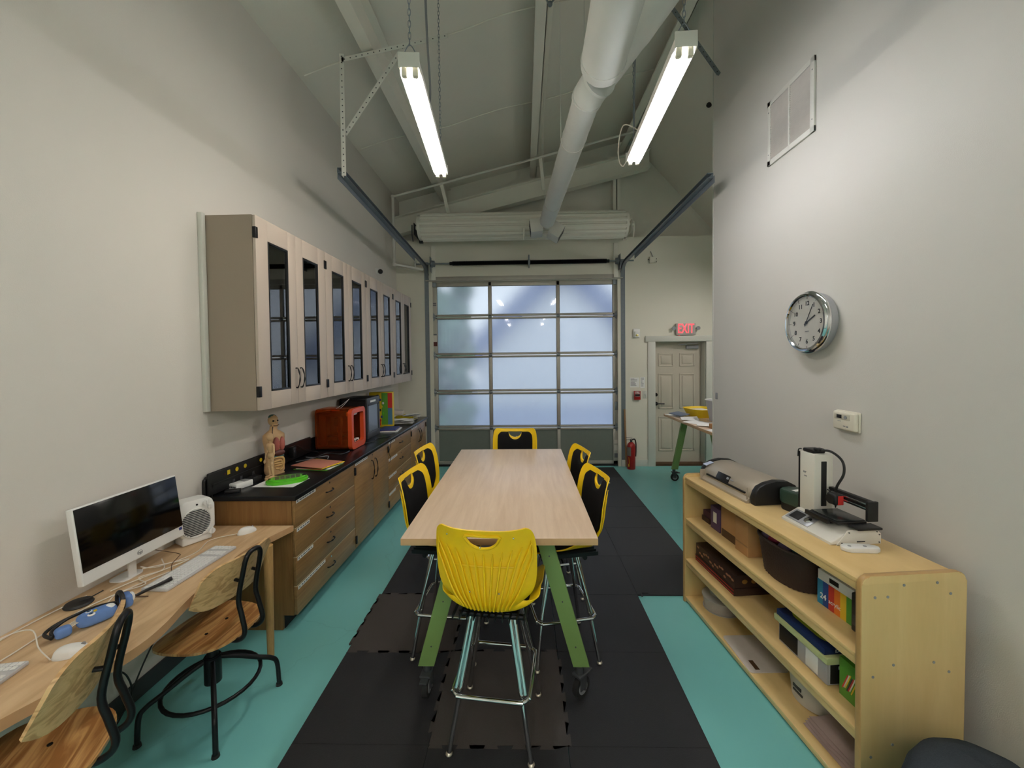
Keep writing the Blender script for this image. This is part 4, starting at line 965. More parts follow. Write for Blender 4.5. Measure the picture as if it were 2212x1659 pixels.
g = G(); g.ball((0, 0.004, 0.435), (0.040, 0.050, 0.048), 18); g.b2(-0.026, 0.026, -0.046, -0.01, 0.385, 0.410, 0.010); g.ball((0, -0.045, 0.425), (0.008, 0.012, 0.012), 8); g.done('head', TORSO, t, angle=60)
g = G(); g.ball((0, 0.01, 0.457), (0.035, 0.042, 0.028), 14); g.done('brain_cap', TEALP, t, angle=60)
g = G()
for sx in (-1, 1): g.ball((sx*0.017, -0.038, 0.435), (0.010, 0.008, 0.008), 10)
g.tube([(-0.024, -0.049, 0.402), (0, -0.053, 0.398), (0.024, -0.049, 0.402)], 0.0025, 6); g.tube([(-0.02, -0.03, 0.39), (-0.03, -0.04, 0.34), (-0.035, -0.06, 0.29)], 0.003, 6); g.done('dark_detail', INK, t)
t.scale = (0.88, 0.88, 0.965)
# folders
t = thing('folder_stack', 'pile of coloured folders with a salmon one on top near the worktop edge', 'folders', (-1.735, 3.315, CT), -0.28)
for k, (m, dx, rz, w_, h_) in enumerate(((GPRINT, 0.015, 0.12, 0.30, 0.23), (PAPER, 0.02, 0.20, 0.29, 0.22), (mat('orange_card', C(214, 110, 70), 0.7), -0.01, 0.05, 0.30, 0.22), (BLACKP, 0.0, 0.10, 0.31, 0.235), (YPRINT, 0.008, -0.05, 0.32, 0.24), (SALMON, 0, 0.0, 0.31, 0.235))):
    g = G(); g.box((dx, 0.01*math.sin(k*2), 0.003+0.005*k), (w_, h_, 0.0045), 0.001, rot=(0, 0, rz)); g.done('folder', m, t)
# cables on the counter
for k, (pts, m, lab) in enumerate((
    ([(-2.0, 3.45, CT+0.006), (-1.90, 3.55, CT+0.01), (-1.85, 3.70, CT+0.02), (-1.72, 3.72, CT+0.008), (-1.70, 3.85, CT+0.006)], BLACKP, 'thick black cable heap between the folders and the orange printer'),
    ([(-2.0, 3.62, CT+0.006), (-1.92, 3.60, CT+0.006), (-1.82, 3.66, CT+0.006), (-1.77, 3.56, CT+0.006)], GREY, 'grey cable with plug lying left of the folders'),
    ([(-1.70, 4.22, CT+0.006), (-1.62, 4.30, CT+0.006), (-1.66, 4.45, CT+0.006), (-1.56, 4.62, CT+0.006), (-1.60, 4.76, CT+0.006), (-1.56, 4.80, CT+0.006)], BLACKP, 'thin black cable curling on the worktop beyond the orange printer'))):
    cable(pts, (0.006, 0.004, 0.004)[k], m, lab, 'loose_cable')
cable([(-1.56, 4.50, CT+0.006), (-1.503, 4.47, CT+0.004), (-1.495, 4.45, 0.86), (-1.50, 4.40, 0.78), (-1.495, 4.43, 0.70), (-1.50, 4.41, 0.66)], 0.0028, BLACKP, 'thin cord dangling over the worktop edge in front of a drawer', 'dangling_cord')
t = thing('orange_printer', 'boxy orange 3D printer with amber see-through sides on the black worktop', '3D printer', (-1.86, 4.05, CT), math.radians(0))
g = G()
prof = rrect(0.335, 0.40, 0.05, 6, 0, 0.205); inn = rrect(0.245, 0.30, 0.03, 6, 0, 0.21)
def ring_prism(g, out, inn_, z0, z1, M):
    n = len(out); A1 = [g.bm.verts.new(M @ Vector((x, y, z0))) for x, y in out]; B1 = [g.bm.verts.new(M @ Vector((x, y, z0))) for x, y in inn_]
    A2 = [g.bm.verts.new(M @ Vector((x, y, z1))) for x, y in out]; B2 = [g.bm.verts.new(M @ Vector((x, y, z1))) for x, y in inn_]
    for i in range(n):
        j = (i+1) % n
        for q in ((A1[i], A1[j], B1[j], B1[i]), (A2[j], A2[i], B2[i], B2[j]), (A1[j], A1[i], A2[i], A2[j]), (B1[i], B1[j], B2[j], B2[i])):
            f = g.bm.faces.new(q); f.material_index = g.mi
MX = Matrix(((0, 0, 1, 0), (1, 0, 0, 0), (0, 1, 0, 0), (0, 0, 0, 1)))   # local x->Y, y->Z, z->X
ring_prism(g, prof, inn, 0.135, 0.175, MX); g.done('front_frame', ORANGE, t, angle=40)
g = G(); ring_prism(g, prof, rrect(0.315, 0.385, 0.045, 6, 0, 0.205), -0.19, 0.135, MX); g.done('amber_hood', ORANGEGL, t, angle=40)
g = G(); g.b2(-0.18, 0.13, -0.15, 0.15, 0.02, 0.05, 0.006); g.b2(-0.185, -0.17, -0.15, 0.15, 0.05, 0.37, 0.006); g.b2(-0.17, -0.10, -0.13, -0.10, 0.05, 0.36, 0.004); g.b2(-0.17, -0.10, 0.10, 0.13, 0.05, 0.36, 0.004); g.b2(-0.12, 0.05, -0.13, 0.13, 0.33, 0.36, 0.004); g.b2(0.02, 0.05, -0.13, -0.10, 0.05, 0.36, 0.004); g.done('inner_frame', mat('inner_grey', C(70, 66, 62), 0.5), t)
g = G(); g.b2(-0.12, 0.06, -0.09, 0.09, 0.12, 0.135, 0.003); g.cyl((-0.04, -0.04, 0.25), (-0.04, 0.04, 0.25), 0.028); g.b2(-0.07, 0.0, -0.03, 0.03, 0.22, 0.30, 0.006); g.done('print_carriage', BLACKP, t)
g = G(); g.b2(0.10, 0.137, -0.10, 0.10, 0.045, 0.085, 0.01); g.b2(0.09, 0.137, -0.11, 0.06, 0.33, 0.37, 0.008); g.done('white_panel', WHITEP, t)
g = G(); g.b2(0.128, 0.14, -0.05, -0.02, 0.06, 0.08, 0.003); g.b2(0.128, 0.14, 0.0, 0.06, 0.062, 0.075, 0.003); g.done('buttons', INK, t)
for k in range(2): cable([(-1.88+0.03*k, 3.98+0.02*k, CT+0.405), (-1.84+0.02*k, 4.03, CT+0.44), (-1.80, 4.10, CT+0.49)], 0.002, WHITEP, ('left' if k == 0 else 'right')+' one of two white filament tubes rising from the orange printer', 'filament_tube')
t = thing('enclosed_printer', 'black enclosed 3D printer with a smoky glass door, behind the orange printer', '3D printer', (-1.885, 4.62, CT), 0)
g = G(); g.b2(-0.17, 0.12, -0.19, 0.19, 0.0, 0.04, 0.006); g.b2(-0.17, 0.12, -0.19, -0.17, 0.04, 0.43); g.b2(-0.17, 0.12, 0.17, 0.19, 0.04, 0.43); g.b2(-0.17, -0.15, -0.19, 0.19, 0.0, 0.45); g.b2(-0.17, 0.12, -0.19, 0.19, 0.43, 0.46, 0.006); g.done('cabinet_body', BLACKP, t)
g = G(); g.b2(0.12, 0.14, -0.19, 0.19, 0.0, 0.075, 0.004); g.b2(0.12, 0.14, -0.19, 0.19, 0.37, 0.46, 0.004); g.b2(0.12, 0.14, -0.19, -0.15, 0.07, 0.38); g.b2(0.12, 0.14, 0.15, 0.19, 0.07, 0.38); g.done('door_frame', DKGREY, t)
G().b2(0.126, 0.132, -0.152, 0.152, 0.073, 0.372).done('door_glass', mat('smoky_glass', C(120, 128, 134), 0.15, noise=0.0), t)
G().b2(0.1395, 0.1415, -0.10, 0.06, 0.405, 0.428).done('maker_plate', PAPER, t)
t = thing('game_box', 'tall yellow and green game box standing on the worktop under the last wall cabinets', 'box', (-1.91, 5.32, CT), 0.10)
g = G(); g.b2(-0.14, 0.16, -0.05, 0.05, 0, 0.46, 0.002); g.done('carton', YPRINT, t)
g = G(); g.b2(0.02, 0.10, -0.0515, -0.0505, 0.03, 0.45); g.done('green_panel', GPRINT, t)
g = G(); g.b2(0.10, 0.158, -0.0515, -0.0505, 0.25, 0.45); g.done('red_panel', RED, t)
g = G(); g.b2(0.10, 0.158, -0.0515, -0.0505, 0.03, 0.25); g.done('blue_panel', mat('teal_blue_print', C(70, 120, 150), 0.5), t)
g = G(); g.cyl((-0.03, -0.0515, 0.40), (-0.03, -0.050, 0.40), 0.028); g.done('badge', NAVY, t)
g = G(); g.b2(-0.03, 0.005, -0.0525, -0.0505, 0.02, 0.075); g.done('age_mark', RED, t)
for k in range(7):
    G().ball((0.0+0.02*(k % 3), -0.051, 0.09+0.045*k), (0.014, 0.002, 0.018), 8).done('picture', (RED, NAVY, LIME, INK, YPRINT, PAPER, NAVY)[k], t)
t = thing('notebook', 'blue-covered notebook lying near the worktop edge', 'notebook', (-1.70, 5.02, CT), 0.1)
G().box((0, 0, 0.006), (0.25, 0.30, 0.012), 0.001).done('pages', PAPER, t); G().box((0, 0, 0.022), (0.20, 0.26, 0.020), 0.003).done('cover', NAVY, t); G().box((0, 0, 0.0145), (0.21, 0.27, 0.005), 0.001).done('back_cover', mat('tan_cover', C(150, 120, 100), 0.6), t)
t = thing('paper_pile', 'crumpled white papers piled between the notebook and the yellow tray', 'papers', (-1.68, 5.55, CT), 0.15)
for k in range(5): 
    g = G(); g.surf(lambda u, v, k=k: ((u-0.5)*0.27, (v-0.5)*0.2, 0.005+0.011*k+0.010*math.sin(u*7+k*2)*math.sin(v*6+k)+0.006), 14, 10, 0.001); o = g.done('sheet', PAPER, t); o.rotation_euler = (0, 0, 0.25*math.sin(k*3)); 
t = thing('paper_tray', 'yellow tray with papers in it at the garage end of the worktop', 'tray', (-1.74, 5.90, CT), -0.05)
g = G(); g.b2(-0.13, 0.13, -0.11, 0.11, 0, 0.006, 0.002); g.b2(-0.13, 0.13, -0.11, -0.105, 0.0, 0.065); g.b2(-0.13, 0.13, 0.105, 0.11, 0, 0.065); g.b2(-0.13, -0.125, -0.11, 0.11, 0, 0.065); g.b2(0.125, 0.13, -0.11, 0.11, 0, 0.065); g.done('tray_body', mat('mustard_plastic', C(176, 160, 30), 0.45), t)
for k in range(6):
    g = G(); g.surf(lambda u, v, k=k: ((u-0.5)*0.24, (v-0.5)*0.19, 0.010+0.008*k+0.02*u*u*(k % 3)), 8, 4, 0.001); o = g.done('sheet', PAPER, t); o.location = (0.03+0.012*k, 0, 0.004*k)
tag(G().box((-1.86, 5.86, CT+0.115), (0.17, 0.09, 0.07), 0.012, rot=(0.1, 0.1, 0.2)).done('white_container', CLEARP), 'translucent white container on top of the papers in the yellow tray', 'container')
tag(G().box((-1.98, 5.66, CT+0.10), (0.05, 0.20, 0.18), 0.006, rot=(0, -0.45, 0.1)).done('grey_binder', mat('grey_binder', C(96, 88, 82), 0.6)), 'grey-brown binder leaning behind the papers', 'binder')
tag(G().box((-1.925, 5.655, CT+0.11), (0.035, 0.18, 0.16), 0.006, rot=(0, -0.55, 0.1)).done('red_book', RED), 'red book leaning against the grey-brown binder', 'book')
cable([(-1.98, 3.40, CT+0.10), (-2.0, 3.45, CT+0.15), (-2.0, 3.6, CT+0.08), (-1.98, 3.8, CT+0.01)], 0.005, BLACKP, 'black cord from the wall plug behind the torso model', 'plug_cord')
tag(G().box((-2.005, 3.42, CT+0.10), (0.045, 0.05, 0.09), 0.008).done('wall_plug_adapter', BLACKP), 'black plug-in adapter on the power strip right of the torso model', 'adapter')

# ============================================================ DESK AND WHAT STANDS ON IT
DZ_ = 0.722
t = thing('desk', 'plywood desk with a wavy front edge along the left wall', 'desk')
front = [(-1.522, 2.585), (-1.552, 2.48), (-1.585, 2.36), (-1.605, 2.25), (-1.598, 2.12), (-1.575, 1.98), (-1.555, 1.86), (-1.530, 1.74), (-1.492, 1.60), (-1.480, 1.48), (-1.505, 1.37), (-1.555, 1.27), (-1.60, 1.16), (-1.62, 1.05), (-1.58, 0.9), (-1.52, 0.7), (-1.53, 0.4), (-1.60, 0.1), (-1.58, -0.3)]
fp = []
for i in range(len(front)-1):
    a = Vector(front[max(i-1, 0)]); b = Vector(front[i]); c = Vector(front[i+1]); d = Vector(front[min(i+2, len(front)-1)])
    for k in range(4):
        tt = k/4; p = 0.5*((2*b)+(c-a)*tt+(2*a-5*b+4*c-d)*tt*tt+(3*b-a-3*c+d)*tt**3); fp.append((p.x, p.y))
fp.append(front[-1])
poly = [(-2.088, -0.3), (-2.088, 2.585)]+fp
g = G(); g.prism(poly[::-1], DZ_-0.038, DZ_, bev=0.003); o = g.done('desktop', [PINE, PINEEDGE], t)
for p in o.data.polygons:
    if abs(p.normal.z) < 0.3: p.material_index = 1
for (x, y) in ((-1.565, 2.385), (-1.60, 0.25)):
    g = G(); g.cyl((x, y, 0), (x+0.0, y, DZ_-0.04), 0.019, 0.027, n=24); g.done('leg', wood('leg_wood', C(168, 128, 76), C(196, 156, 100), (12, 12, 1.2), 0.5, 2.5, 0.6) if 'leg_wood' not in MATS else MATS['leg_wood'], t)
g = G(); g.b2(-2.085, -2.05, -0.2, 2.56, DZ_-0.09, DZ_-0.04, 0.002); g.b2(-2.06, -1.60, 2.36, 2.41, DZ_-0.055, DZ_-0.038, 0.002); g.done('wall_cleat', PINEEDGE, t)
# all-in-one computer
DT = DZ_+0.0008
t = thing('desktop_computer', 'white all-in-one computer with a dark screen, standing on the desk by the wall', 'computer', (-1.945, 1.962, DT), 0)
t.rotation_euler = (0, 0, math.radians(90))     # local +x -> world +y, local -y -> world +x (screen side)
tl = math.radians(-7); MT = Matrix.Translation((0, 0, 0.095)) @ Matrix.Rotation(tl, 4, 'X')
W2, H2 = 0.264, 0.345
g = G(); g.b2(-W2, W2, -0.006, 0.024, 0, H2, 0.006, 3, M=MT); g.b2(-0.14, 0.14, 0.02, 0.045, 0.02, 0.25, 0.012, M=MT); g.done('housing', WHITEP, t)
g = G(); g.b2(-W2+0.006, W2-0.006, -0.0085, -0.0055, 0.058, H2-0.005, 0.001, M=MT); g.done('screen', SCREEN, t)
g = G(); g.b2(W2-0.03, W2-0.012, -0.0078, -0.0055, 0.038, 0.053, 0.0005, M=MT); g.done('chip_sticker', NAVY, t)
g = G(); g.tube([MT @ Vector((0.014*math.cos(a), -0.0075, 0.028+0.011*math.sin(a))) for a in [2*PI*k/16 for k in range(16)]], 0.0008, 6, closed=True, sub=1); g.done('logo_ring', GREY, t)
text('hp', 0.019, MT @ frame((0, -0.0075, 0.028), (1, 0, 0), (0, 0, 1)), GREY, t, 'logo')
g = G(); g.b2(-0.02, 0.02, 0.035, 0.045, 0.006, 0.20, 0.003); g.prism(rrect(0.12, 0.09, 0.03, 4, 0, 0.07), 0.0, 0.006); g.done('stand', WHITEP, t)
# fan heater
t = thing('fan_heater', 'white fan heater with round slotted grille, behind the computer', 'heater', (-2.0, 2.36, DT), math.radians(62)); t.scale = (0.9, 0.9, 0.97)
g = G()
pf = rrect(0.20, 0.23, 0.045, 6, 0, 0.15); g.prism(pf, -0.055, 0.055, M=M_, bev=0.014, seg=3); g.b2(-0.085, 0.085, -0.055, 0.055, 0.0, 0.05, 0.01); g.done('body', WHITEP, t, angle=50)
g = G()
for k in range(15):
    z = 0.125+(k-7)*0.0105; hw = math.sqrt(max(0, 0.082**2-(z-0.125)**2)); g.b2(-hw-0.008, hw-0.008, -0.0585, -0.054, z-0.003, z+0.003, 0.001)
g.done('grille_slots', DKGREY, t)
g = G(); pts = [(-0.008+0.087*math.cos(a), -0.056, 0.125+0.087*math.sin(a)) for a in [2*PI*k/24 for k in range(24)]]; g.tube(pts, 0.004, 8, closed=True, sub=1); g.done('grille_ring', WHITEP, t)
for (x, z, r_) in ((0.05, 0.235, 0.018), (0.072, 0.205, 0.015), (0.078, 0.05, 0.02)):
    g = G(); g.cyl((x, -0.055, z), (x, -0.072, z), r_, r_*0.9, n=20); g.b2(x-0.002, x+0.002, -0.078, -0.07, z-r_*0.8, z+r_*0.8, 0.001); g.done('knob', WHITEP, t)
G().cyl((0.0, -0.054, 0.235), (0.0, -0.0575, 0.235), 0.006, n=12).done('indicator', INK, t)
cable([(-2.03, 2.47, DT+0.03), (-2.045, 2.55, 0.78), (-2.05, 2.575, 0.95), (-2.04, 2.57, 1.0)], 0.004, BLACKP, 'thin black cord rising behind the fan heater', 'heater_cord')
# keyboards and mice
def keyboard(label, loc, rz):
    t = thing('keyboard', label, 'keyboard', loc, rz, 'white desktop keyboards')
    g = G(); g.prism(rrect(0.44, 0.135, 0.008, 3), 0.0, 0.012, bev=0.002); o = g.done('body', mat('keyboard_tray', C(196, 196, 196), 0.5), t)
    g = G()
    for j in range(6):
        for i in range(21):
            if j == 0 and 3 < i < 10: continue
            if i in (15, 18) : continue
            x = -0.207+i*0.0205; y = -0.052+j*0.0195
            g.b2(x-0.0085, x+0.0085, y-0.008, y+0.008, 0.011, 0.0165, 0.002, 1)
    g.b2(-0.136, -0.012, -0.060, -0.044, 0.011, 0.0165, 0.002, 1)
    g.done('keypad', WHITEP, t); return t
keyboard('white keyboard in front of the computer', (-1.745, 2.05, DT), math.radians(88))
keyboard('white keyboard cut off by the left picture edge, at the near end of the desk', (-1.815, 1.155, DT), math.radians(100))
def mouse(label, loc, rz):
    t = thing('mouse', label, 'mouse', loc, rz, 'white computer mice')
    def f(u, v):
        a = 2*PI*u; r_ = v; x = 0.029*r_*math.cos(a)*(1+0.08*math.sin(a)); y = 0.054*r_*math.sin(a); h = 0.034*(1-r_**2.6)**0.6*(1-0.22*math.sin(a)*r_)+0.004
        return (x, y, h)
    g = G(); g.surf(f, 28, 12); g.lathe([(1, 0), (1.0, 0.006)], 28, M=Matrix.Diagonal((0.029, 0.054, 1, 1)))
    g.done('shell', WHITEP, t, angle=60)
    g = G(); g.cyl((-0.004, 0.03, 0.028), (0.004, 0.03, 0.028), 0.007, n=14); g.done('scroll_wheel', GREY, t)
    return t
mouse('white mouse beyond the keyboard near the far end of the desk', (-1.755, 2.475, DT), math.radians(-35))
mouse('white mouse in front of the blue bird headset near the camera', (-1.685, 1.43, DT), math.radians(-60))
cable([(-1.79, 2.44, DT+0.008), (-1.90, 2.36, DT+0.004), (-1.86, 2.2, DT+0.004), (-1.93, 2.05, DT+0.004), (-1.98, 2.0, DT+0.03)], 0.0022, CABLEW, 'thin white cable of the far mouse', 'mouse_cable')
cable([(-1.72, 1.39, DT+0.008), (-1.80, 1.42, DT+0.03), (-1.88, 1.46, DT+0.07), (-1.95, 1.40, DT+0.06), (-1.97, 1.25, DT+0.004), (-1.98, 1.0, DT+0.004)], 0.0022, CABLEW, 'thin white cable arching from the near mouse', 'mouse_cable')
for k, (pts, lab) in enumerate((
    ([(-2.02, 1.78, DT+0.01), (-2.05, 1.62, DT+0.004), (-2.04, 1.45, DT+0.004), (-1.98, 1.30, DT+0.004), (-2.0, 1.1, DT+0.004)], 'white cable running along the wall side of the desk towards the camera'),
    ([(-1.83, 2.0, DT+0.004), (-1.88, 1.85, DT+0.008), (-1.93, 1.70, DT+0.006), (-1.92, 1.55, DT+0.006), (-1.90, 1.35, DT+0.006), (-1.93, 1.1, DT+0.005)], 'long white cable crossing the desk behind the headset'),
    ([(-1.96, 2.10, DT+0.02), (-1.88, 2.02, DT+0.006), (-1.93, 1.94, DT+0.006), (-1.84, 1.88, DT+0.008), (-1.90, 1.80, DT+0.006), (-1.86, 1.70, DT+0.006), (-1.91, 1.64, DT+0.006)], 'tangled white cable in front of the computer'),
    ([(-1.95, 1.98, DT+0.03), (-1.87, 2.10, DT+0.008), (-1.83, 2.12, DT+0.008), (-1.86, 2.02, DT+0.010), (-1.92, 1.90, DT+0.010), (-1.95, 1.82, DT+0.008)], 'white cable looping under the computer screen'),
    ([(-1.98, 2.08, DT+0.08), (-1.92, 2.16, DT+0.02), (-1.87, 2.10, DT+0.03), (-1.84, 2.03, DT+0.03), (-1.80, 1.98, DT+0.022)], 'dark brown wire curling beside the keyboard'))):
    cable(pts, 0.0026 if k < 4 else 0.0018, CABLEW if k < 4 else SEAMBR, lab, 'desk_cable')
g = G(); g.lathe([(0.048, 0), (0.05, 0.004), (0.045, 0.012), (0.01, 0.014)], 28); g.tube([(0.0, 0.0, 0.012), (0.03, 0.02, 0.02), (0.05, 0.06, 0.03)], 0.0025, 6)
o = g.done('cable_puck', BLACKP); o.location = (-2.00, 1.73, DT); tag(o, 'black round disc lying on the desk at the lower left of the computer', 'disc')
# headset with felt bird cover
t = thing('headset', 'black headset with blue felt bird covers lying on the desk', 'headset', (-1.79, 1.60, DT), math.radians(60)); t.scale = (0.92, 0.92, 1.0)
g = G(); g.tube([(-0.13, -0.03, 0.02), (-0.14, 0.03, 0.025), (-0.08, 0.075, 0.03), (0.02, 0.085, 0.032), (0.10, 0.055, 0.03)], 0.0065, 10); g.tube([(-0.125, -0.02, 0.02), (-0.12, 0.02, 0.03), (-0.06, 0.058, 0.04), (0.03, 0.066, 0.04), (0.09, 0.045, 0.035)], 0.006, 10); g.done('headband', BLACKP, t)
g = G(); g.tube([(0.10, 0.02, 0.03), (0.18, 0.045, 0.035), (0.26, 0.075, 0.03), (0.31, 0.085, 0.032)], [0.007]*12+[0.008]*4+[0.010]*4, 10); g.done('microphone_boom', BLACKP, t)
g = G(); g.tube([(0.095, 0.02+0.04*math.cos(a), 0.046+0.036*math.sin(a)) for a in [2*PI*k/16 for k in range(16)]], 0.0095, 10, closed=True, sub=1); g.done('ear_strap', BLACKP, t)
def felt(cx, cy, cz, rx, ry, rz_, p=3.0):
    g = G()
    def f(u, v):
        a = 2*PI*u; b = PI*(v-0.5); sg = lambda q, e: math.copysign(abs(q)**e, q)
        return (cx+rx*sg(math.cos(b), 0.6)*sg(math.cos(a), 0.6), cy+ry*sg(math.cos(b), 0.6)*sg(math.sin(a), 0.6), cz+rz_*sg(math.sin(b), 0.6))
    return g.surf(f, 24, 12)
g = felt(0.012, 0.0, 0.030, 0.066, 0.032, 0.028); g.done('bird_body', BLUEF, t, angle=60)
g = felt(-0.095, -0.012, 0.022, 0.026, 0.024, 0.020); g.done('felt_cuff', BLUEF, t, angle=60)
g = felt(0.118, 0.03, 0.036, 0.022, 0.036, 0.030); g.done('felt_cap', BLUEF, t, angle=60)
for dy in (-1, 1):
    G().ball((-0.012, -0.010+dy*0.016-0.004, 0.055), (0.013, 0.013, 0.005), 14).done('eye_white', PAPER, t); G().ball((-0.013, -0.010+dy*0.016-0.004, 0.059), (0.008, 0.008, 0.003), 12).done('pupil', mat('pupil_blue', C(30, 60, 90), 0.3), t)
G().lathe([(0.008, 0), (0.001, 0.016)], 10, M=Matrix.Translation((0.004, -0.012, 0.055)) @ Matrix.Rotation(0.8, 4, 'X')).done('beak', YPRINT, t)
G().ball((0.052, -0.004, 0.047), (0.020, 0.022, 0.013), 14).done('white_patch', PAPER, t)
G().ball((0.135, 0.02, 0.045), (0.012, 0.022, 0.022), 12).done('white_tip', PAPER, t)
G().tube([(0.14, 0.02, 0.04), (0.17, 0.005, 0.03), (0.19, 0.0, 0.025), (0.17, 0.02, 0.03), (0.14, 0.03, 0.04)], 0.0018, 6).done('red_loop', SEAMBR, t)
for k in range(4): G().tube([(-0.075, -0.02+0.011*k, 0.03), (-0.055, -0.018+0.010*k, 0.037), (-0.045, -0.015+0.009*k, 0.034)], 0.0016, 6).done('stitch', CABLEW, t)

# ============================================================ SWIVEL CHAIRS
def make_chair():
    t = thing('swivel_chair', '', 'chair')      # front faces -y locally; backrest at +y
    SZ = 0.462
    def sp(a):   # seat outline
        c, s_ = math.cos(a), math.sin(a); e = 0.72
        x = 0.205*math.copysign(abs(c)**e, c); y = 0.195*math.copysign(abs(s_)**e, s_)
        return x*(1+0.06*(-y/0.195)), y
    def sz(x, y): return -0.018*max(0, -y-0.10)/0.10*1.0 + 0.10*x*x - 0.006
    g = G(); n = 40
    def f(u, v):
        a = 2*PI*u; x, y = sp(a); x *= v; y *= v; return (x, y, SZ+sz(x, y))
    g.surf(f, n, 10, 0.0); g.surf(lambda u, v: (f(u, v)[0], f(u, v)[1], f(u, v)[2]-0.012), n, 10)
    vs_ = []
    for k in range(n):
        p = f(k/n, 1); q = f((k+1)/n, 1)
        a_ = [g.bm.verts.new(w_) for w_ in (p, q, (q[0], q[1], q[2]-0.012), (p[0], p[1], p[2]-0.012))]; g.bm.faces.new(a_)
    bmesh.ops.remove_doubles(g.bm, verts=g.bm.verts, dist=0.0004); g.done('seat', FIRSEAT, t, angle=50)
    for (x, y) in ((0.06, 0.03), (-0.06, 0.03)): G().cyl((x, y, SZ-0.008), (x, y, SZ-0.003), 0.0075, n=12).done('seat_bolt', BLACKM, t)
    # backrest
    def b(u, v):
        X = (u*2-1); Z = (v*2-1); k = max(0, abs(X)-0.55)/0.45; hh = 0.105*(1-0.40*k**2.4); 
        x = 0.215*X; z = SZ+0.285+Z*hh+0.01*Z*0; y = 0.185-0.055*X*X+0.03*Z
        return (x, y, z)
    g = G(); g.surf(b, 26, 12, 0.011); g.done('backrest', FIRBACK, t, angle=50)
    # tube loop
    g = G(); up = []
    L_ = [(0.055, -0.06, SZ-0.028), (0.055, 0.12, SZ-0.028), (0.056, 0.205, SZ-0.022), (0.058, 0.238, SZ+0.02), (0.056, 0.222, SZ+0.10), (0.054, 0.206, SZ+0.18), (0.052, 0.232, SZ+0.31), (0.048, 0.243, SZ+0.365)]
    top = [(0.030, 0.248, SZ+0.395), (0, 0.249, SZ+0.402), (-0.030, 0.248, SZ+0.395)]
    g.tube(L_+top+[(-x, y, z) for x, y, z in L_[::-1]], 0.0115, 12, sub=5); g.done('back_frame', BLACKM, t)
    for sx in (-1, 1):
        G().tube([(sx*0.054, 0.215, SZ+0.27), (sx*0.054, 0.180, SZ+0.275)], 0.008, 10, sub=1).done('mounting_stud', BLACKM, t)
        G().cyl((sx*0.054, 0.173, SZ+0.275), (sx*0.054, 0.178, SZ+0.275), 0.011, n=12).done('mounting_bolt', BLACKM, t)
    g = G(); g.b2(-0.09, 0.09, -0.09, 0.09, SZ-0.026, SZ-0.020, 0.004); g.cyl((0, 0, SZ-0.03), (0, 0, 0.26), 0.026, n=20); g.cyl((0, 0, 0.30), (0, 0, 0.17), 0.038, n=22); g.cyl((0, 0, 0.30), (0, 0, 0.306), 0.034, n=22); g.done('column', BLACKM, t)
    for k in range(4):
        a = PI/4+k*PI/2; c, s_ = math.cos(a), math.sin(a)
        g = G(); g.tube([(c*0.03, s_*0.03, 0.285), (c*0.10, s_*0.10, 0.255), (c*0.19, s_*0.19, 0.205), (c*0.255, s_*0.255, 0.17), (c*0.282, s_*0.282, 0.13), (c*0.290, s_*0.290, 0.01)], 0.0115, 12); o = g.done('leg', BLACKM, t)
        G().cyl((c*0.29, s_*0.29, 0.0), (c*0.29, s_*0.29, 0.014), 0.017, 0.015, n=16).done('foot_cap', BLACKR, o)
    G().tube([(0.205*math.cos(a), 0.205*math.sin(a), 0.172) for a in [2*PI*k/32 for k in range(32)]], 0.0095, 12, closed=True, sub=1).done('foot_ring', BLACKM, t)
    return t
ch = make_chair()
ch.location = (-1.605, 1.985, 0); ch.rotation_euler = (0, 0, math.radians(-96)); tag(ch, 'plywood swivel chair with black tube frame in front of the computer', 'chair', 'plywood swivel chairs at the desk')
c2 = copy_tree(ch)
for o in c2.children:
    if o.name.split('.')[0] not in ('leg', 'foot_ring'): o.location.z += 0.088     # this one is screwed up higher
c2.location = (-1.576, 1.195, 0); c2.rotation_euler = (0, 0, math.radians(-64)); tag(c2, 'plywood swivel chair turned away, cut off at the bottom left corner', 'chair', 'plywood swivel chairs at the desk')
cable([(-1.99, 2.2, 0.66), (-1.95, 2.15, 0.5), (-1.98, 2.0, 0.25), (-2.02, 1.9, 0.03), (-2.0, 1.75, 0.008)], 0.004, BLACKP, 'black cable hanging under the desk behind the far chair', 'under_desk_cable')
cable([(-2.03, 1.75, 0.66), (-1.98, 1.80, 0.40), (-1.95, 1.88, 0.28), (-1.98, 1.92, 0.12), (-2.03, 1.80, 0.01), (-2.03, 1.5, 0.008)], 0.004, BLACKP, 'black cable looping under the desk near the wall', 'under_desk_cable')

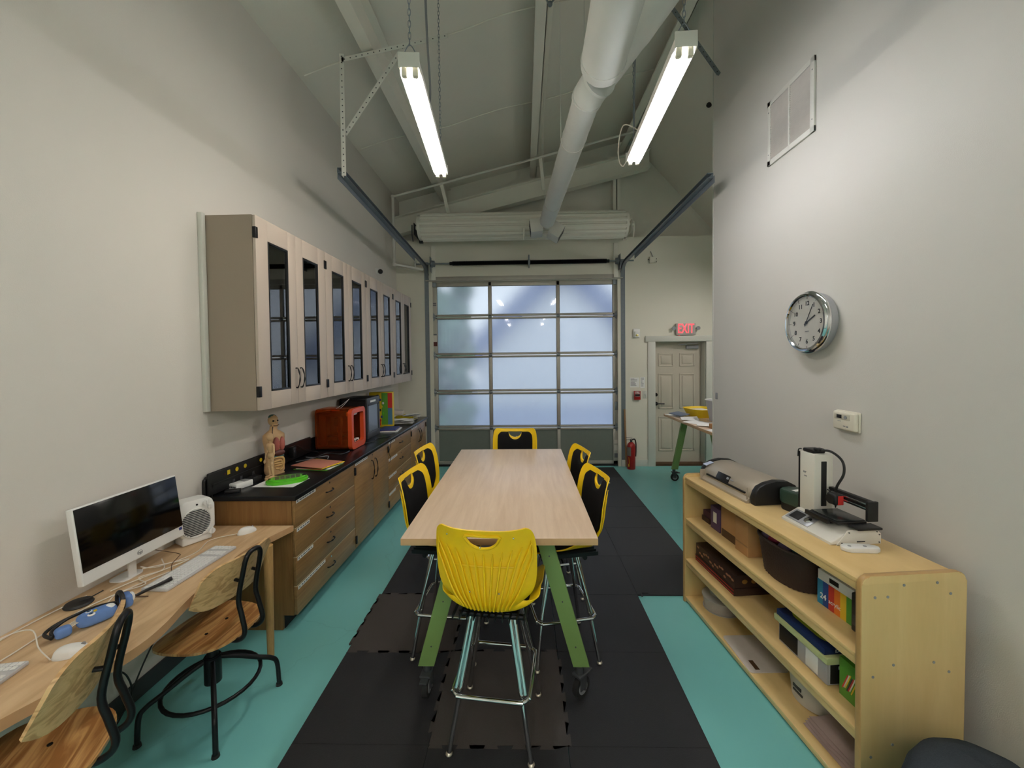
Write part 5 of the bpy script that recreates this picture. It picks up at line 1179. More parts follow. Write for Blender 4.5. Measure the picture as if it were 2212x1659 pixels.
# ============================================================ RIGHT SHELF
SP = Vector((1.29, 1.557, 0)); SD = Vector((-.0932, .9957, 0))
RS = math.atan2(SD.y, SD.x)-PI/2      # local +y along the shelf, +x towards the wall
t = thing('storage_shelf', 'long low birch shelf unit with three open tiers against the right wall', 'shelf', SP, RS)
LN, DP, HT = 1.415, 0.442, 0.945
for k, y in enumerate((0.0, LN-0.025)):
    pf = []
    R_ = 0.035
    pf = [(0, 0), (DP, 0)]+[(DP-R_+R_*math.cos(a), HT-R_+R_*math.sin(a)) for a in [PI/2*q/6 for q in range(7)]]+[(R_-R_*math.cos(a), HT-R_+R_*math.sin(a)) for a in [PI/2-PI/2*q/6 for q in range(7)]]
    g = G(); g.prism(pf, -y-0.025, -y, M=M_, bev=0.006, seg=3); o = g.done('end_panel', [BIRCHEND, BIRCHEDGE], t)
    for p in o.data.polygons:
        if abs(p.normal.y) < 0.9: p.material_index = 1
    if k == 0:
        for (x, z) in ((0.055, 0.862), (0.108, 0.862), (0.175, 0.905), (0.315, 0.908), (0.372, 0.862), (0.05, 0.55), (0.135, 0.592), (0.305, 0.592), (0.37, 0.55), (0.135, 0.275), (0.045, 0.232), (0.305, 0.275), (0.06, 0.05), (0.3, 0.05)):
            G().cyl((x, -0.0015, z), (x, 0.002, z), 0.0055, n=12).done('bolt', GREY, t)
for nm, z in (('top_board', 0.925), ('shelf', 0.625), ('shelf', 0.325), ('bottom_board', 0.045)):
    g = G(); g.b2(0.006, DP-0.01, 0.0255, LN-0.0255, z-0.020, z, 0.004, 2); o = g.done(nm, BIRCH, t)
    g = G(); g.b2(0.010, 0.030, 0.0255, LN-0.0255, z-0.05 if z > 0.1 else 0.012, z-0.0205, 0.003); g.done('front_rail', BIRCH, o)
g = G(); g.b2(DP-0.012, DP-0.006, 0.0255, LN-0.0255, 0.045, 0.925); g.done('back_panel', BIRCH, t)
def on(s_, t_, z): return SP+SD*s_+Vector((SD.y, -SD.x, 0))*t_+Vector((0, 0, z))
def shelf_item(name, label, cat, s_, t_, z, rz=0.0, group=None): return thing(name, label, cat, on(s_, t_, z), RS+rz, group)
E0 = 0.0006
# laminator: long side along the shelf
t = shelf_item('laminator', 'champagne and black laminator at the far end of the shelf top', 'laminator', 1.08, 0.245, 0.925+E0, 0.03); t.scale = (1.2, 1, 1.25)
pf = [(-0.105, 0.012), (-0.112, 0.03), (-0.100, 0.062), (-0.085, 0.082), (-0.05, 0.098), (0.0, 0.108), (0.06, 0.104), (0.10, 0.085), (0.118, 0.055), (0.12, 0.012)]
g = G(); g.prism(pf, -0.265, 0.265, M=M_, bev=0.008, seg=2); g.done('cover', CHAMP, t, angle=40)
for sy in (-1, 1):
    g = G(); pf2 = [(x*1.03, z*1.04+0.0) for x, z in pf]; pf2[0] = (-0.108, 0.0); pf2[-1] = (0.123, 0.0); g.prism(pf2, -sy*0.266-0.022, -sy*0.266+0.022, M=M_, bev=0.006); g.done('end_cap', BLACKP, t, angle=40)
g = G(); g.prism([(-0.107, 0.030), (-0.128, 0.010), (-0.128, 0.0), (-0.10, 0.0)], -0.24, 0.24, M=M_, bev=0.003); g.done('feed_lip', CHAMP, t)
g = G(); g.b2(-0.116, -0.105, -0.20, 0.20, 0.036, 0.044, 0.002); g.done('feed_slot', INK, t)
g = G(); g.prism([(-0.112, 0.046), (-0.094, 0.078), (-0.088, 0.076), (-0.106, 0.044)], -0.10, 0.03, M=M_, bev=0.002); g.done('control_panel', BLACKP, t)
g = G(); g.b2(-0.122, -0.116, -0.235, -0.228, 0.0, 0.075, 0.003); g.b2(-0.134, -0.10, 0.235, 0.245, 0.0, 0.060, 0.004); g.done('guide', CHAMP, t)
g = G(); g.box((-0.103, -0.018, 0.066), (0.004, 0.02, 0.012), 0.002, rot=(0, 0.5, 0)); g.box((-0.103, -0.06, 0.066), (0.003, 0.03, 0.006), 0.001, rot=(0, 0.5, 0)); g.done('button', SILVER, t)
g = G(); g.box((-0.080, 0.245, 0.090), (0.05, 0.04, 0.004), 0.001, rot=(0, -0.3, 0)); g.done('window_sticker', mat('pale_blue_sticker', C(190, 200, 226), 0.3), t)
# pencil sharpener
t = shelf_item('electric_sharpener', 'dark green electric pencil sharpener between laminator and white printer', 'pencil sharpener', 0.70, 0.305, 0.925+E0, 0.2); t.scale = (1, 0.84, 1)
g = G(); g.prism(rrect(0.115, 0.17, 0.03, 6), 0.04, 0.115, bev=0.012, seg=3); g.done('upper_body', OLIVE, t, angle=50); g = G(); g.prism(rrect(0.105, 0.16, 0.03, 6), 0.0, 0.042, bev=0.006); g.done('tray', BLACKP, t, angle=50)
G().box((0.0, 0.0, 0.1155), (0.05, 0.03, 0.001)).done('label_sticker', PAPER, t); G().cyl((-0.03, -0.086, 0.075), (-0.03, -0.083, 0.075), 0.006, n=12).done('pencil_hole', INK, t)
# small 3D printer
t = shelf_item('desktop_3d_printer', 'white desktop 3D printer with black build plate on the shelf top', '3D printer', 0.455, 0.262, 0.925+E0, 0.0); t.scale = (0.98,)*3
# base: wedge-shaped long box along x? control face towards the room (-x), length along -y
g = G(); g.b2(-0.075, 0.115, -0.165, 0.155, 0.0, 0.030, 0.006); g.prism([(-0.125, 0.0), (-0.125, 0.012), (-0.03, 0.062), (0.05, 0.062), (0.05, 0.0)], -0.155, 0.165, M=M_ @ Matrix.Identity(4), bev=0.006, seg=3); g.done('base', WHITEM, t, angle=40)
MB = Matrix.Translation((-0.078, 0.065, 0.0372)) @ Matrix.Rotation(-math.atan2(0.05, 0.095), 4, 'Y')
g = G(); g.b2(-0.038, 0.038, -0.075, 0.075, 0.0, 0.0035, 0.001, M=MB); g.done('control_plate', SILVER, t)
g = G(); g.b2(-0.027, 0.027, -0.005, 0.062, 0.003, 0.0050, 0.0005, M=MB); g.done('display', INK, t)
g = G(); g.lathe([(0.019, 0.003), (0.019, 0.008), (0.016, 0.011), (0.004, 0.012)], 24, M=MB @ Matrix.Translation((0.0, -0.042, 0))); g.done('jog_dial', CHROME, t)
g = G(); g.b2(-0.02, 0.085, 0.055, 0.160, 0.062, 0.372, 0.004); g.done('tower', WHITEM, t)
g = G(); g.b2(0.018, 0.046, 0.0515, 0.056, 0.10, 0.335, 0.001); g.b2(-0.022, -0.0195, 0.150, 0.1605, 0.06, 0.37, 0.001); g.done('slot', INK, t)
text('MP', 0.016, frame((-0.0207, 0.118, 0.265), (0, -1, 0), (0, 0, 1)), GREY, t, 'logo'); text('MINI', 0.009, frame((-0.0207, 0.113, 0.245), (0, -1, 0), (0, 0, 1)), GREY, t, 'logo')
g = G(); g.b2(-0.012, 0.06, 0.075, 0.145, 0.372, 0.392, 0.006); g.b2(0.0, 0.04, 0.055, 0.09, 0.385, 0.402, 0.006); g.done('extruder_motor', BLACKP, t)
g = G(); g.tube([(0.02, 0.06, 0.392), (0.04, 0.02, 0.395), (0.05, -0.035, 0.36), (0.045, -0.05, 0.30), (0.03, -0.03, 0.235), (0.03, -0.02, 0.20)], 0.006, 10); g.done('bowden_tube', BLACKP, t)
g = G(); g.tube([(-0.012, 0.15, 0.384), (-0.022, 0.16, 0.378), (-0.024, 0.162, 0.34)], 0.003, 6); g.done('filament', BLACKP, t)
g = G(); g.b2(0.005, 0.055, -0.045, 0.012, 0.135, 0.195, 0.014, 3); g.cyl((0.0, -0.018, 0.165), (0.005, -0.018, 0.165), 0.024, n=20); g.cyl((0.03, -0.02, 0.135), (0.03, -0.02, 0.118), 0.006, 0.002, n=10); g.done('print_head', BLACKP, t)
G().b2(0.020, 0.050, -0.047, -0.040, 0.14, 0.185, 0.003).done('red_cover', RED, t)
g = G(); g.b2(0.055, 0.080, -0.185, 0.05, 0.155, 0.205, 0.003); g.b2(0.03, 0.082, -0.195, -0.180, 0.115, 0.208, 0.003); g.done('x_arm', BLACKP, t)
for z in (0.168, 0.188): G().cyl((0.050, -0.18, z), (0.050, 0.05, z), 0.004, n=10).done('guide_rod', CHROME, t)
g = G(); g.b2(-0.075, 0.075, -0.145, 0.02, 0.085, 0.098, 0.003); g.b2(-0.02, 0.10, -0.20, -0.14, 0.076, 0.088, 0.004); g.b2(-0.085, -0.07, -0.10, 0.04, 0.073, 0.095, 0.003); g.b2(-0.07, 0.07, -0.08, 0.06, 0.064, 0.074, 0.003); g.done('bed_carriage', BLACKP, t)
g = G(); g.b2(-0.070, 0.072, -0.140, 0.015, 0.099, 0.102, 0.001); g.done('build_plate', mat('build_plate_black', C(30, 34, 33), 0.25), t)
g = G(); g.prism([(-0.10, 0.0), (-0.045, 0.068), (0.10, 0.068), (0.122, 0.048), (0.122, 0.0)], 0.165, 0.170, M=M_, bev=0.001); g.done('side_plate', WHITEM, t)
for (x, z) in ((-0.04, 0.058), (0.10, 0.058), (0.112, 0.044), (0.112, 0.008), (-0.075, 0.01)): G().cyl((x, -0.173, z), (x, -0.169, z), 0.003, n=8).done('screw', DKGREY, t)
g = G(); g.b2(0.0, 0.02, -0.1725, -0.169, 0.012, 0.016, 0.0005); g.b2(0.022, 0.04, -0.1725, -0.169, 0.012, 0.016, 0.0005); g.done('port', INK, t)
t = shelf_item('remote_control', 'small white remote lying on the shelf in front of the white 3D printer', 'remote control', 0.235, 0.225, 0.925+E0, 1.42)
g = G(); g.prism(rrect(0.05, 0.155, 0.022, 6), 0, 0.020, bev=0.006, seg=3); g.done('body', WHITEP, t, angle=50)
for y in (0.045, -0.02): G().cyl((0, y, 0.019), (0, y, 0.0212), 0.007, n=12).done('button', GREY, t)

# upper tier
t = shelf_item('dark_book', 'dark purple book lying at the far end of the top tier', 'book', 1.30, 0.20, 0.625+E0)
G().b2(-0.09, 0.09, -0.05, 0.05, 0.0, 0.035, 0.002).done('lower_book', BROWNPR, t); G().b2(-0.08, 0.09, -0.05, 0.05, 0.0355, 0.075, 0.002).done('upper_book', mat('plum', C(62, 30, 44), 0.5), t)
t = shelf_item('purple_box', 'small purple box beside the dark book on the top tier', 'box', 1.165, 0.20, 0.625+E0)
G().b2(-0.10, 0.10, -0.055, 0.055, 0, 0.155, 0.002).done('carton', mat('purple_print', C(84, 62, 92), 0.6), t); G().b2(-0.1015, -0.1005, -0.02, 0.02, 0.05, 0.12).done('pale_mark', CREAM, t)
t = shelf_item('cardboard_box', 'larger brown cardboard box behind the purple box on the top tier', 'box', 1.005, 0.215, 0.625+E0)
G().b2(-0.115, 0.14, -0.09, 0.09, 0, 0.22, 0.002).done('carton', KRAFT, t); G().b2(-0.116, -0.1145, -0.08, 0.08, 0.0, 0.05).done('dark_band', SEAMBR, t)
t = shelf_item('cardboard_box', 'brown cardboard box next to the dark basket on the top tier', 'box', 0.845, 0.185, 0.625+E0)
G().b2(-0.11, 0.13, -0.06, 0.06, 0, 0.20, 0.002).done('carton', KRAFT, t); G().b2(-0.1115, -0.1095, -0.058, 0.058, 0.055, 0.062).done('tape', mat('tan_tape', C(150, 110, 66), 0.3), t)
t = shelf_item('wicker_basket', 'dark brown woven basket full of colourful bits on the top tier', 'basket', 0.56, 0.20, 0.625+E0); t.scale = (1, 0.94, 1)
g = G()
def bk(u, v): 
    a = 2*PI*u; k = 1-0.16*(1-v); e = 0.75; c, s_ = math.cos(a), math.sin(a)
    wv = 0.0025*math.sin(a*36+ (0 if int(v*16) % 2 else PI))
    return ((0.155*k+wv)*math.copysign(abs(c)**e, c), (0.195*k+wv)*math.copysign(abs(s_)**e, s_), 0.004+0.19*v)
g.surf(bk, 144, 16, 0.005); g.prism([(0.130*math.cos(2*PI*k/24), 0.163*math.sin(2*PI*k/24)) for k in range(24)], 0.0, 0.008)
g.done('woven_body', WICKER, t, angle=80)
g = G(); g.tube([bk(k/36, 1.0) for k in range(36)], 0.008, 8, closed=True, sub=1); g.done('rim', WICKER, t)
for k, (x, y, m, r_) in enumerate(((-0.07, 0.09, 'pink', 0.035), (-0.03, 0.12, 'violet', 0.04), (0.0, 0.05, 'teal', 0.045), (-0.08, 0.0, 'lilac', 0.035), (-0.05, -0.07, 'teal', 0.04), (0.03, -0.05, 'violet', 0.05), (0.05, 0.08, 'pink', 0.05), (-0.09, 0.13, 'lilac', 0.03))):
    cc = {'pink': C(190, 70, 110), 'violet': C(84, 50, 100), 'teal': C(40, 80, 84), 'lilac': C(140, 120, 170)}[m]
    o = G().ball(on(0.55+y, 0.20+x, 0.625+0.172+0.006*(k % 3)), (r_, r_, r_*0.6), 12).done('yarn_ball', mat('bits_'+m, cc, 0.8, bump=0.5, bscale=60))
    tag(o, ('pink ball at the basket front', 'violet ball at the far side of the basket', 'teal ball in the middle of the basket', 'lilac ball at the left rim of the basket', 'teal ball near the basket rim facing the camera', 'violet ball at the back of the basket', 'pink ball at the back of the basket', 'lilac ball at the far left rim of the basket')[k], 'ball', 'balls in the dark basket')
t = shelf_item('paint_box', 'rainbow-striped box of 24 acrylic paints on the top tier', 'box', 0.264, 0.225, 0.625+E0)
g = G(); g.b2(-0.09, 0.10, -0.10, 0.10, 0, 0.16, 0.002); g.done('carton', PAPER, t); t.scale = (1, 0.95, 1)
cols = [C(40, 130, 170), C(34, 70, 140), C(190, 50, 40), C(226, 120, 40), C(230, 190, 50), C(90, 160, 60)]
for k, cc in enumerate(cols): G().b2(-0.0915, -0.0905, 0.10-(k+1)*0.0325, 0.10-k*0.0325, 0.0, 0.115).done('colour_stripe', mat('stripe%d' % k, cc, 0.5), t)
G().b2(-0.0925, -0.0905, -0.02, 0.03, 0.128, 0.148).done('hang_slot', INK, t)
text('24', 0.036, frame((-0.0922, 0.065, 0.042), (0, -1, 0), (0, 0, 1)), PAPER, t, 'lettering', bold=0.0006); text('acrylic', 0.026, frame((-0.0922, 0.0, 0.040), (0, -1, 0), (0, 0, 1)), PAPER, t, 'lettering')
t = shelf_item('black_box', 'black box with rounded edges beside the paint box, by the near end panel', 'box', 0.10, 0.20, 0.625+E0)
G().b2(-0.09, 0.08, -0.055, 0.06, 0, 0.165, 0.008, 3).done('case', mat('charcoal_case', C(46, 42, 42), 0.5), t); G().b2(-0.0915, -0.0895, -0.04, 0.05, 0.03, 0.075, 0.0008).done('silver_badge', DKGREY, t)
# middle tier
t = shelf_item('puzzle_box', 'long dark brown puzzle box with small pictures at the far end of the middle tier', 'box', 1.13, 0.20, 0.325+E0)
g = G(); g.b2(-0.13, 0.12, -0.225, 0.235, 0, 0.045, 0.002); g.done('lower_box', BROWNPR, t); g = G(); g.b2(-0.125, 0.12, -0.22, 0.235, 0.0455, 0.125, 0.002); g.done('upper_box', BROWNPR, t)
rnd = random.Random(5)
for k in range(16): G().ball((-0.1265, -0.20+k*0.027, 0.065+0.04*rnd.random()), (0.001, 0.011+0.006*rnd.random(), 0.008), 8).done('cookie_print', mat('print_tan', C(170, 120, 90), 0.6), t)
G().b2(-0.132, -0.1295, -0.22, 0.23, 0.010, 0.013).done('red_line', RED, t); G().b2(-0.132, -0.1295, -0.22, 0.23, 0.030, 0.033).done('red_line', RED, t)
for k in range(3): G().ball((-0.06+k*0.06, -0.2205, 0.085), (0.018, 0.001, 0.014), 8).done('cookie_print', mat('print_gold', C(150, 110, 50), 0.6), t)
t = shelf_item('lidded_bin', 'clear storage bin with pale green lid and black panels on the middle tier', 'storage bin', 0.375, 0.165, 0.325+E0)
g = G(); g.b2(-0.10, 0.10, -0.15, 0.15, 0.0, 0.105, 0.008); g.done('tub', FROSTP, t)
g = G(); g.b2(-0.115, 0.11, -0.165, 0.165, 0.105, 0.137, 0.006); g.done('lid', mat('pale_lime', C(200, 206, 150), 0.4), t)
for (y0, y1) in ((0.02, 0.14), (-0.10, -0.03)): G().b2(-0.1015, -0.0995, y0, y1, 0.012, 0.095, 0.0005).done('side_label', INK if y0 > 0 else PAPER, t)
G().b2(-0.085, 0.085, -0.1515, -0.1495, 0.010, 0.095, 0.0005).done('end_label', INK, t)
for k, (s_, sz_) in enumerate((('Extra Large', 0.021), ('100 Transfer', 0.014), ('Over 4 ft', 0.021), ('slides', 0.012))): text(s_, sz_, frame((0.0, -0.1522, 0.080-0.021*k), (1, 0, 0), (0, 0, 1)), PAPER, t, 'lettering')
t = shelf_item('slide_box', 'flat navy and lime box on top of the lidded bin', 'box', 0.375, 0.160, 0.4635)
g = G(); g.b2(-0.105, 0.10, -0.145, 0.15, 0.0, 0.030, 0.002); g.done('carton', mat('deep_blue', C(26, 44, 92), 0.5), t)
g = G(); g.prism(rrect(0.14, 0.25, 0.06, 8), 0.030, 0.0312); g.done('lime_oval', mat('lime_print', C(176, 190, 50), 0.5), t)
g = G(); g.prism([(0.03+0.045*math.cos(2*PI*k/20), -0.03+0.07*math.sin(2*PI*k/20)) for k in range(20)], 0.0312, 0.0322); g.done('photo_print', mat('photo_grey', C(88, 92, 100), 0.4), t)
text('EXIT 24', 0.020, frame((-0.02, -0.1458, 0.015), (1, 0, 0), (0, 0, 1)), PAPER, t, 'lettering')
t = shelf_item('crayon_box', 'green crayon box standing beside the bin on the middle tier', 'box', 0.140, 0.19, 0.325+E0)
G().b2(-0.10, 0.10, -0.045, 0.05, 0, 0.165, 0.001).done('carton', GPRINT, t)
for k in range(7): G().box((-0.1012, 0.02-0.007*k, 0.075+0.004*(k % 3)), (0.001, 0.005, 0.075), rot=(0.35, 0, 0)).done('crayon_print', mat('cray%d' % (k % 4), (C(200, 50, 50), C(230, 220, 200), C(230, 190, 50), C(60, 60, 60))[k % 4], 0.5), t)
t = shelf_item('blue_box', 'narrow blue box between the crayon box and the end panel', 'box', 0.068, 0.18, 0.325+E0)
G().b2(-0.08, 0.10, -0.025, 0.022, 0, 0.15, 0.001).done('carton', mat('sky_box', C(40, 90, 170), 0.5), t); G().b2(-0.0812, -0.08, -0.02, 0.018, 0.10, 0.14).done('orange_print', mat('oprint', C(200, 120, 60), 0.5), t)
# lower tier
t = shelf_item('food_container', 'round clear container with lid at the far end of the bottom tier', 'container', 1.235, 0.19, 0.045+E0)
g = G(); g.lathe([(0.10, 0.0), (0.112, 0.004), (0.12, 0.075)], 32, cap=False); g.prism([(0.12*math.cos(2*PI*k/32), 0.12*math.sin(2*PI*k/32)) for k in range(32)], 0.0, 0.003); g.done('tub', CLEARP, t)
g = G(); g.lathe([(0.124, 0.070), (0.126, 0.083), (0.11, 0.088), (0.01, 0.086)], 32); g.done('lid', CLEARP, t)
g = G(); g.lathe([(0.095, 0.006), (0.105, 0.05)], 24); g.done('contents', KRAFT, t)
t = shelf_item('food_container', 'smaller round container stacked on the larger one in the bottom tier', 'container', 1.25, 0.19, 0.1345)
g = G(); g.lathe([(0.07, 0.0), (0.08, 0.045)], 28); g.done('tub', CLEARP, t); g = G(); g.lathe([(0.084, 0.043), (0.085, 0.053), (0.05, 0.056), (0.045, 0.07), (0.03, 0.075)], 28); g.done('lid', FROSTP, t)
t = shelf_item('lap_board', 'white lap board with rounded corners lying on the bottom tier', 'board', 0.80, 0.125, 0.045+E0, -0.06)
g = G(); g.prism(rrect(0.22, 0.30, 0.02, 5), 0, 0.004); g.done('board', mat('board_white', C(206, 196, 188), 0.3), t); G().b2(-0.07, -0.045, -0.13, -0.06, 0.004, 0.0047).done('scribble', SEAMBR, t)
t = shelf_item('white_bucket', 'white plastic bucket in the middle of the bottom tier', 'bucket', 0.46, 0.235, 0.045+E0)
g = G(); g.lathe([(0.095, 0.0), (0.115, 0.006), (0.135, 0.21), (0.14, 0.212), (0.132, 0.212), (0.11, 0.01)], 32, cap=False); g.prism([(0.1*math.cos(2*PI*k/32), 0.1*math.sin(2*PI*k/32)) for k in range(32)], 0.001, 0.006); g.done('pail', mat('bucket_white', C(206, 198, 186), 0.4), t)
g = G(); g.b2(-0.125, -0.121, -0.04, 0.02, 0.055, 0.065); g.b2(-0.125, -0.120, -0.03, 0.02, 0.075, 0.09); g.done('print', DKGREY, t)
t = shelf_item('plastic_sheets', 'stack of pinkish plastic-wrapped sheets at the near end of the bottom tier', 'sheets', 0.19, 0.16, 0.051)
for k in range(4):
    g = G(); g.surf(lambda u, v, k=k: ((u-0.5)*0.22+0.01*k, (v-0.5)*0.30, 0.004+0.010*k+0.005*math.sin(u*9+k)*math.sin(v*7)), 12, 12, 0.002); g.done('sheet', mat('pink_film', C(190, 166, 160), 0.25), t)
t = shelf_item('black_case', 'flat black case behind the plastic sheets in the bottom tier', 'case', 0.19, 0.335, 0.045+E0)
G().b2(-0.03, 0.03, -0.13, 0.15, 0, 0.09, 0.004).done('case', BLACKP, t)

# dark cloth bag at the bottom right
t = thing('cloth_bag', 'dark grey cloth bag slumped at the bottom right corner beside the shelf', 'bag', (1.43, 1.31, 0), 0.1); t.scale = (1, 1, 0.935)
g = G()
def bg(u, v):
    a = 2*PI*u; s_ = [1.0, 1.06, 1.02, 0.98, 0.93, 0.78, 0.45, 0.02]; zz = [0, 0.06, 0.22, 0.38, 0.46, 0.515, 0.54, 0.53]
    f_ = v*7; i = min(int(f_), 6); q = f_-i; k = s_[i]*(1-q)+s_[i+1]*q; z = zz[i]*(1-q)+zz[i+1]*q
    w_ = 1+0.04*math.sin(a*3+z*9)+0.02*math.sin(a*7)
    return (0.235*k*w_*math.cos(a)+0.03*v, 0.13*k*w_*math.sin(a), z*(1-0.13*math.cos(a)*v*0-0.10*max(0, math.cos(a-0.2))*v)*0.96)
g.surf(bg, 48, 28); g.done('body', DKCLOTH, t, angle=80)
G().box((-0.12, -0.118, 0.44), (0.028, 0.004, 0.010), 0.002, rot=(0, 0.5, 0)).done('care_label', PAPER, t)

# ============================================================ ON THE PARTITION WALL
t = thing('wall_clock', 'round chrome wall clock showing about five past two, on the right wall', 'clock', (1.80, 2.512, 2.0))
t.scale = (1.03,)*3
t.rotation_euler = (0, 0, -PI/2)    # local -y faces the room
q = Matrix.Rotation(PI/2, 4, 'X')
g = G(); g.lathe([(0.16, 0.0), (0.172, 0.01), (0.176, 0.035), (0.178, 0.05)], 56, M=q); g.done('case', SILVER, t)
g = G(); g.lathe([(0.160, 0.050), (0.178, 0.048), (0.184, 0.055), (0.184, 0.062), (0.179, 0.068), (0.174, 0.070), (0.176, 0.076), (0.170, 0.083), (0.160, 0.084), (0.154, 0.078), (0.153, 0.062)], 64, M=q, cap=False); g.done('bezel', CHROME, t)
g = G(); g.cyl((0, -0.058, 0), (0, -0.062, 0), 0.1545, n=56); g.done('dial', mat('dial_white', C(228, 226, 218), 0.5, noise=0), t)
for n_ in range(1, 13):
    a = PI/2-n_*PI/6; text(str(n_), 0.036, frame((0.113*math.cos(a), -0.0625, 0.113*math.sin(a)), (1, 0, 0), (0, 0, 1)), INK, t, 'numeral', bold=0.0007)
g = G()
for k in range(12):
    a = k*PI/6; g.box((0.145*math.sin(a), -0.0625, 0.145*math.cos(a)), (0.0025, 0.001, 0.012), rot=(0, a, 0))
g.done('minute_marks', INK, t)
text('QUARTZ', 0.008, frame((0, -0.0625, -0.052), (1, 0, 0), (0, 0, 1)), GREY, t, 'dial_text')
def hand(nm, deg, L_, tail, w_, y):
    a = math.radians(deg); g = G(); g.box((0, 0, (L_-tail)/2), (w_, 0.0015, L_+tail), 0.0004, M=Matrix.Translation((0, y, 0)) @ Matrix.Rotation(a, 4, 'Y')); g.cyl((0, y-0.001, 0), (0, y+0.002, 0), 0.008, n=16); g.done(nm, INK, t)
hand('hour_hand', 62, 0.080, 0.022, 0.008, -0.066); hand('minute_hand', 29, 0.118, 0.024, 0.0055, -0.069)
g = G(); g.cyl((0, -0.0755, 0), (0, -0.0770, 0), 0.153, n=56); g.done('glass', GLASSY, t)
t = thing('air_vent', 'white return air grille with two louvred panels high on the right wall', 'vent', (1.80, 2.775, 3.40)); t.rotation_euler = (0, 0, -PI/2)
g = G(); w2, h2 = 0.236, 0.228
for (x0, x1, z0, z1) in ((-w2, w2, h2-0.035, h2), (-w2, w2, -h2, -h2+0.035), (-w2, -w2+0.035, -h2, h2), (w2-0.035, w2, -h2, h2), (-0.008, 0.008, -h2, h2)): g.b2(x0, x1, -0.014, -0.001, z0, z1, 0.002)
g.done('frame', STEELW2, t)
g = G()
for k in range(27):
    z = -h2+0.042+k*0.0142
    for (x0, x1) in ((-w2+0.034, -0.007), (0.007, w2-0.034)): g.box(((x0+x1)/2, -0.009, z), (x1-x0, 0.013, 0.0016), rot=(-0.7, 0, 0))
g.done('louvres', mat('louvre_white', C(206, 200, 192), 0.5), t)
G().b2(-w2+0.03, w2-0.03, -0.0025, -0.001, -h2+0.03, h2-0.03).done('back_shadow_plate', DKGREY, t)
for sx in (-1, 1):
    for z in (-0.15, 0.15): G().cyl((sx*(w2-0.015), -0.014, z), (sx*(w2-0.015), -0.016, z), 0.004, n=10).done('screw', GREY, t)
t = thing('thermostat', 'cream thermostat with small dark display on the right wall', 'thermostat', (1.80, 2.265, 1.435)); t.rotation_euler = (0, 0, -PI/2)
g = G(); g.b2(-0.082, 0.082, -0.012, -0.001, -0.058, 0.054, 0.006, 3); g.b2(-0.078, 0.078, -0.034, -0.010, -0.052, 0.050, 0.010, 3); g.done('body', CREAM, t)
g = G(); g.b2(-0.062, 0.045, -0.0355, -0.0335, 0.006, 0.036, 0.0008); g.done('recess', mat('cream_dark', C(196, 190, 172), 0.5), t)
g = G(); g.b2(-0.045, -0.010, -0.0365, -0.035, 0.012, 0.032, 0.0004); g.done('display', INK, t)
g = G(); g.cyl((0.018, -0.035, 0.020), (0.018, -0.038, 0.020), 0.010, n=18); g.done('round_button', GREY, t)
g = G(); g.b2(-0.04, -0.015, -0.0345, -0.0338, -0.006, -0.003); g.b2(0.0, 0.016, -0.0355, -0.0335, -0.032, -0.026, 0.001); g.b2(0.022, 0.034, -0.036, -0.0335, -0.034, -0.026, 0.001); g.done('marks', GREY, t)
tag(G().b2(1.790, 1.7995, 3.78, 3.81, 1.40, 1.46, 0.002).done('wall_hook', GREY), 'tiny grey hook near the far edge of the right wall', 'hook')

# ============================================================ ON THE BACK WALL
YW = YB-0.0008
t = thing('exit_sign', 'lit red EXIT sign with two lamp heads above the door', 'exit sign', (2.63, YW, 2.245))
g = G(); g.b2(-0.155, 0.155, -0.05, 0, -0.095, 0.095, 0.006); g.done('housing', mat('sign_grey', C(176, 170, 164), 0.45), t)
text('EXIT', 0.215, frame((0.0, -0.0505, 0.004), (1, 0, 0), (0, 0, 1)), EXITRED, t, 'lettering', bold=0.0012, sx=0.60)
for sx in (-1, 1):
    g = G(); g.tube([(sx*0.155, -0.03, 0.01), (sx*0.185, -0.03, 0.02)], 0.010, 8, sub=1); g.lathe([(0.018, 0), (0.03, 0.03), (0.032, 0.045)], 18, M=Matrix.Translation((sx*0.195, -0.02, 0.015)) @ Matrix.Rotation(PI/2, 4, 'X')); g.done('lamp_head', GREY, t)
G().cyl((-0.10, -0.03, -0.095), (-0.10, -0.03, -0.101), 0.006, n=10).done('test_light', EXITRED, t)
t = thing('strobe_alarm', 'white fire strobe on the back wall between garage door and exit door', 'alarm', (1.845, YW, 2.19))
g = G(); g.b2(-0.055, 0.055, -0.025, 0, -0.075, 0.075, 0.012, 3); g.b2(-0.035, 0.035, -0.045, -0.02, -0.07, 0.03, 0.010, 3); g.done('body', WHITEP, t); g = G(); g.ball((0, -0.048, -0.035), (0.024, 0.012, 0.018), 14); g.done('lens', mat('strobe_lens', C(240, 225, 150), 0.1, metal=0.4), t)
t = thing('fire_pull_station', 'dark red fire alarm pull box below the notices', 'fire alarm', (1.850, YW, 1.175))
g = G(); g.b2(-0.052, 0.052, -0.04, 0, -0.072, 0.072, 0.006); g.done('body', REDP, t); text('FIRE', 0.042, frame((0, -0.041, 0.048), (1, 0, 0), (0, 0, 1)), PAPER, t, 'lettering', bold=0.0006, sx=0.9)
g = G(); g.b2(-0.035, 0.035, -0.048, -0.038, -0.012, 0.022, 0.003); g.done('pull_handle', BLACKP, t); g = G(); g.b2(-0.038, 0.038, -0.0425, -0.040, -0.020, -0.016); g.b2(-0.038, 0.038, -0.0425, -0.040, 0.026, 0.030); g.done('white_line', PAPER, t)
t = thing('switch_plate', 'white switch plate right of the fire alarm box', 'switch', (1.985, YW, 1.185)); G().b2(-0.04, 0.04, -0.006, 0, -0.062, 0.062, 0.002).done('plate', TRIM, t); G().b2(-0.005, 0.005, -0.016, -0.005, -0.008, 0.010, 0.001).done('toggle', WHITEP, t)
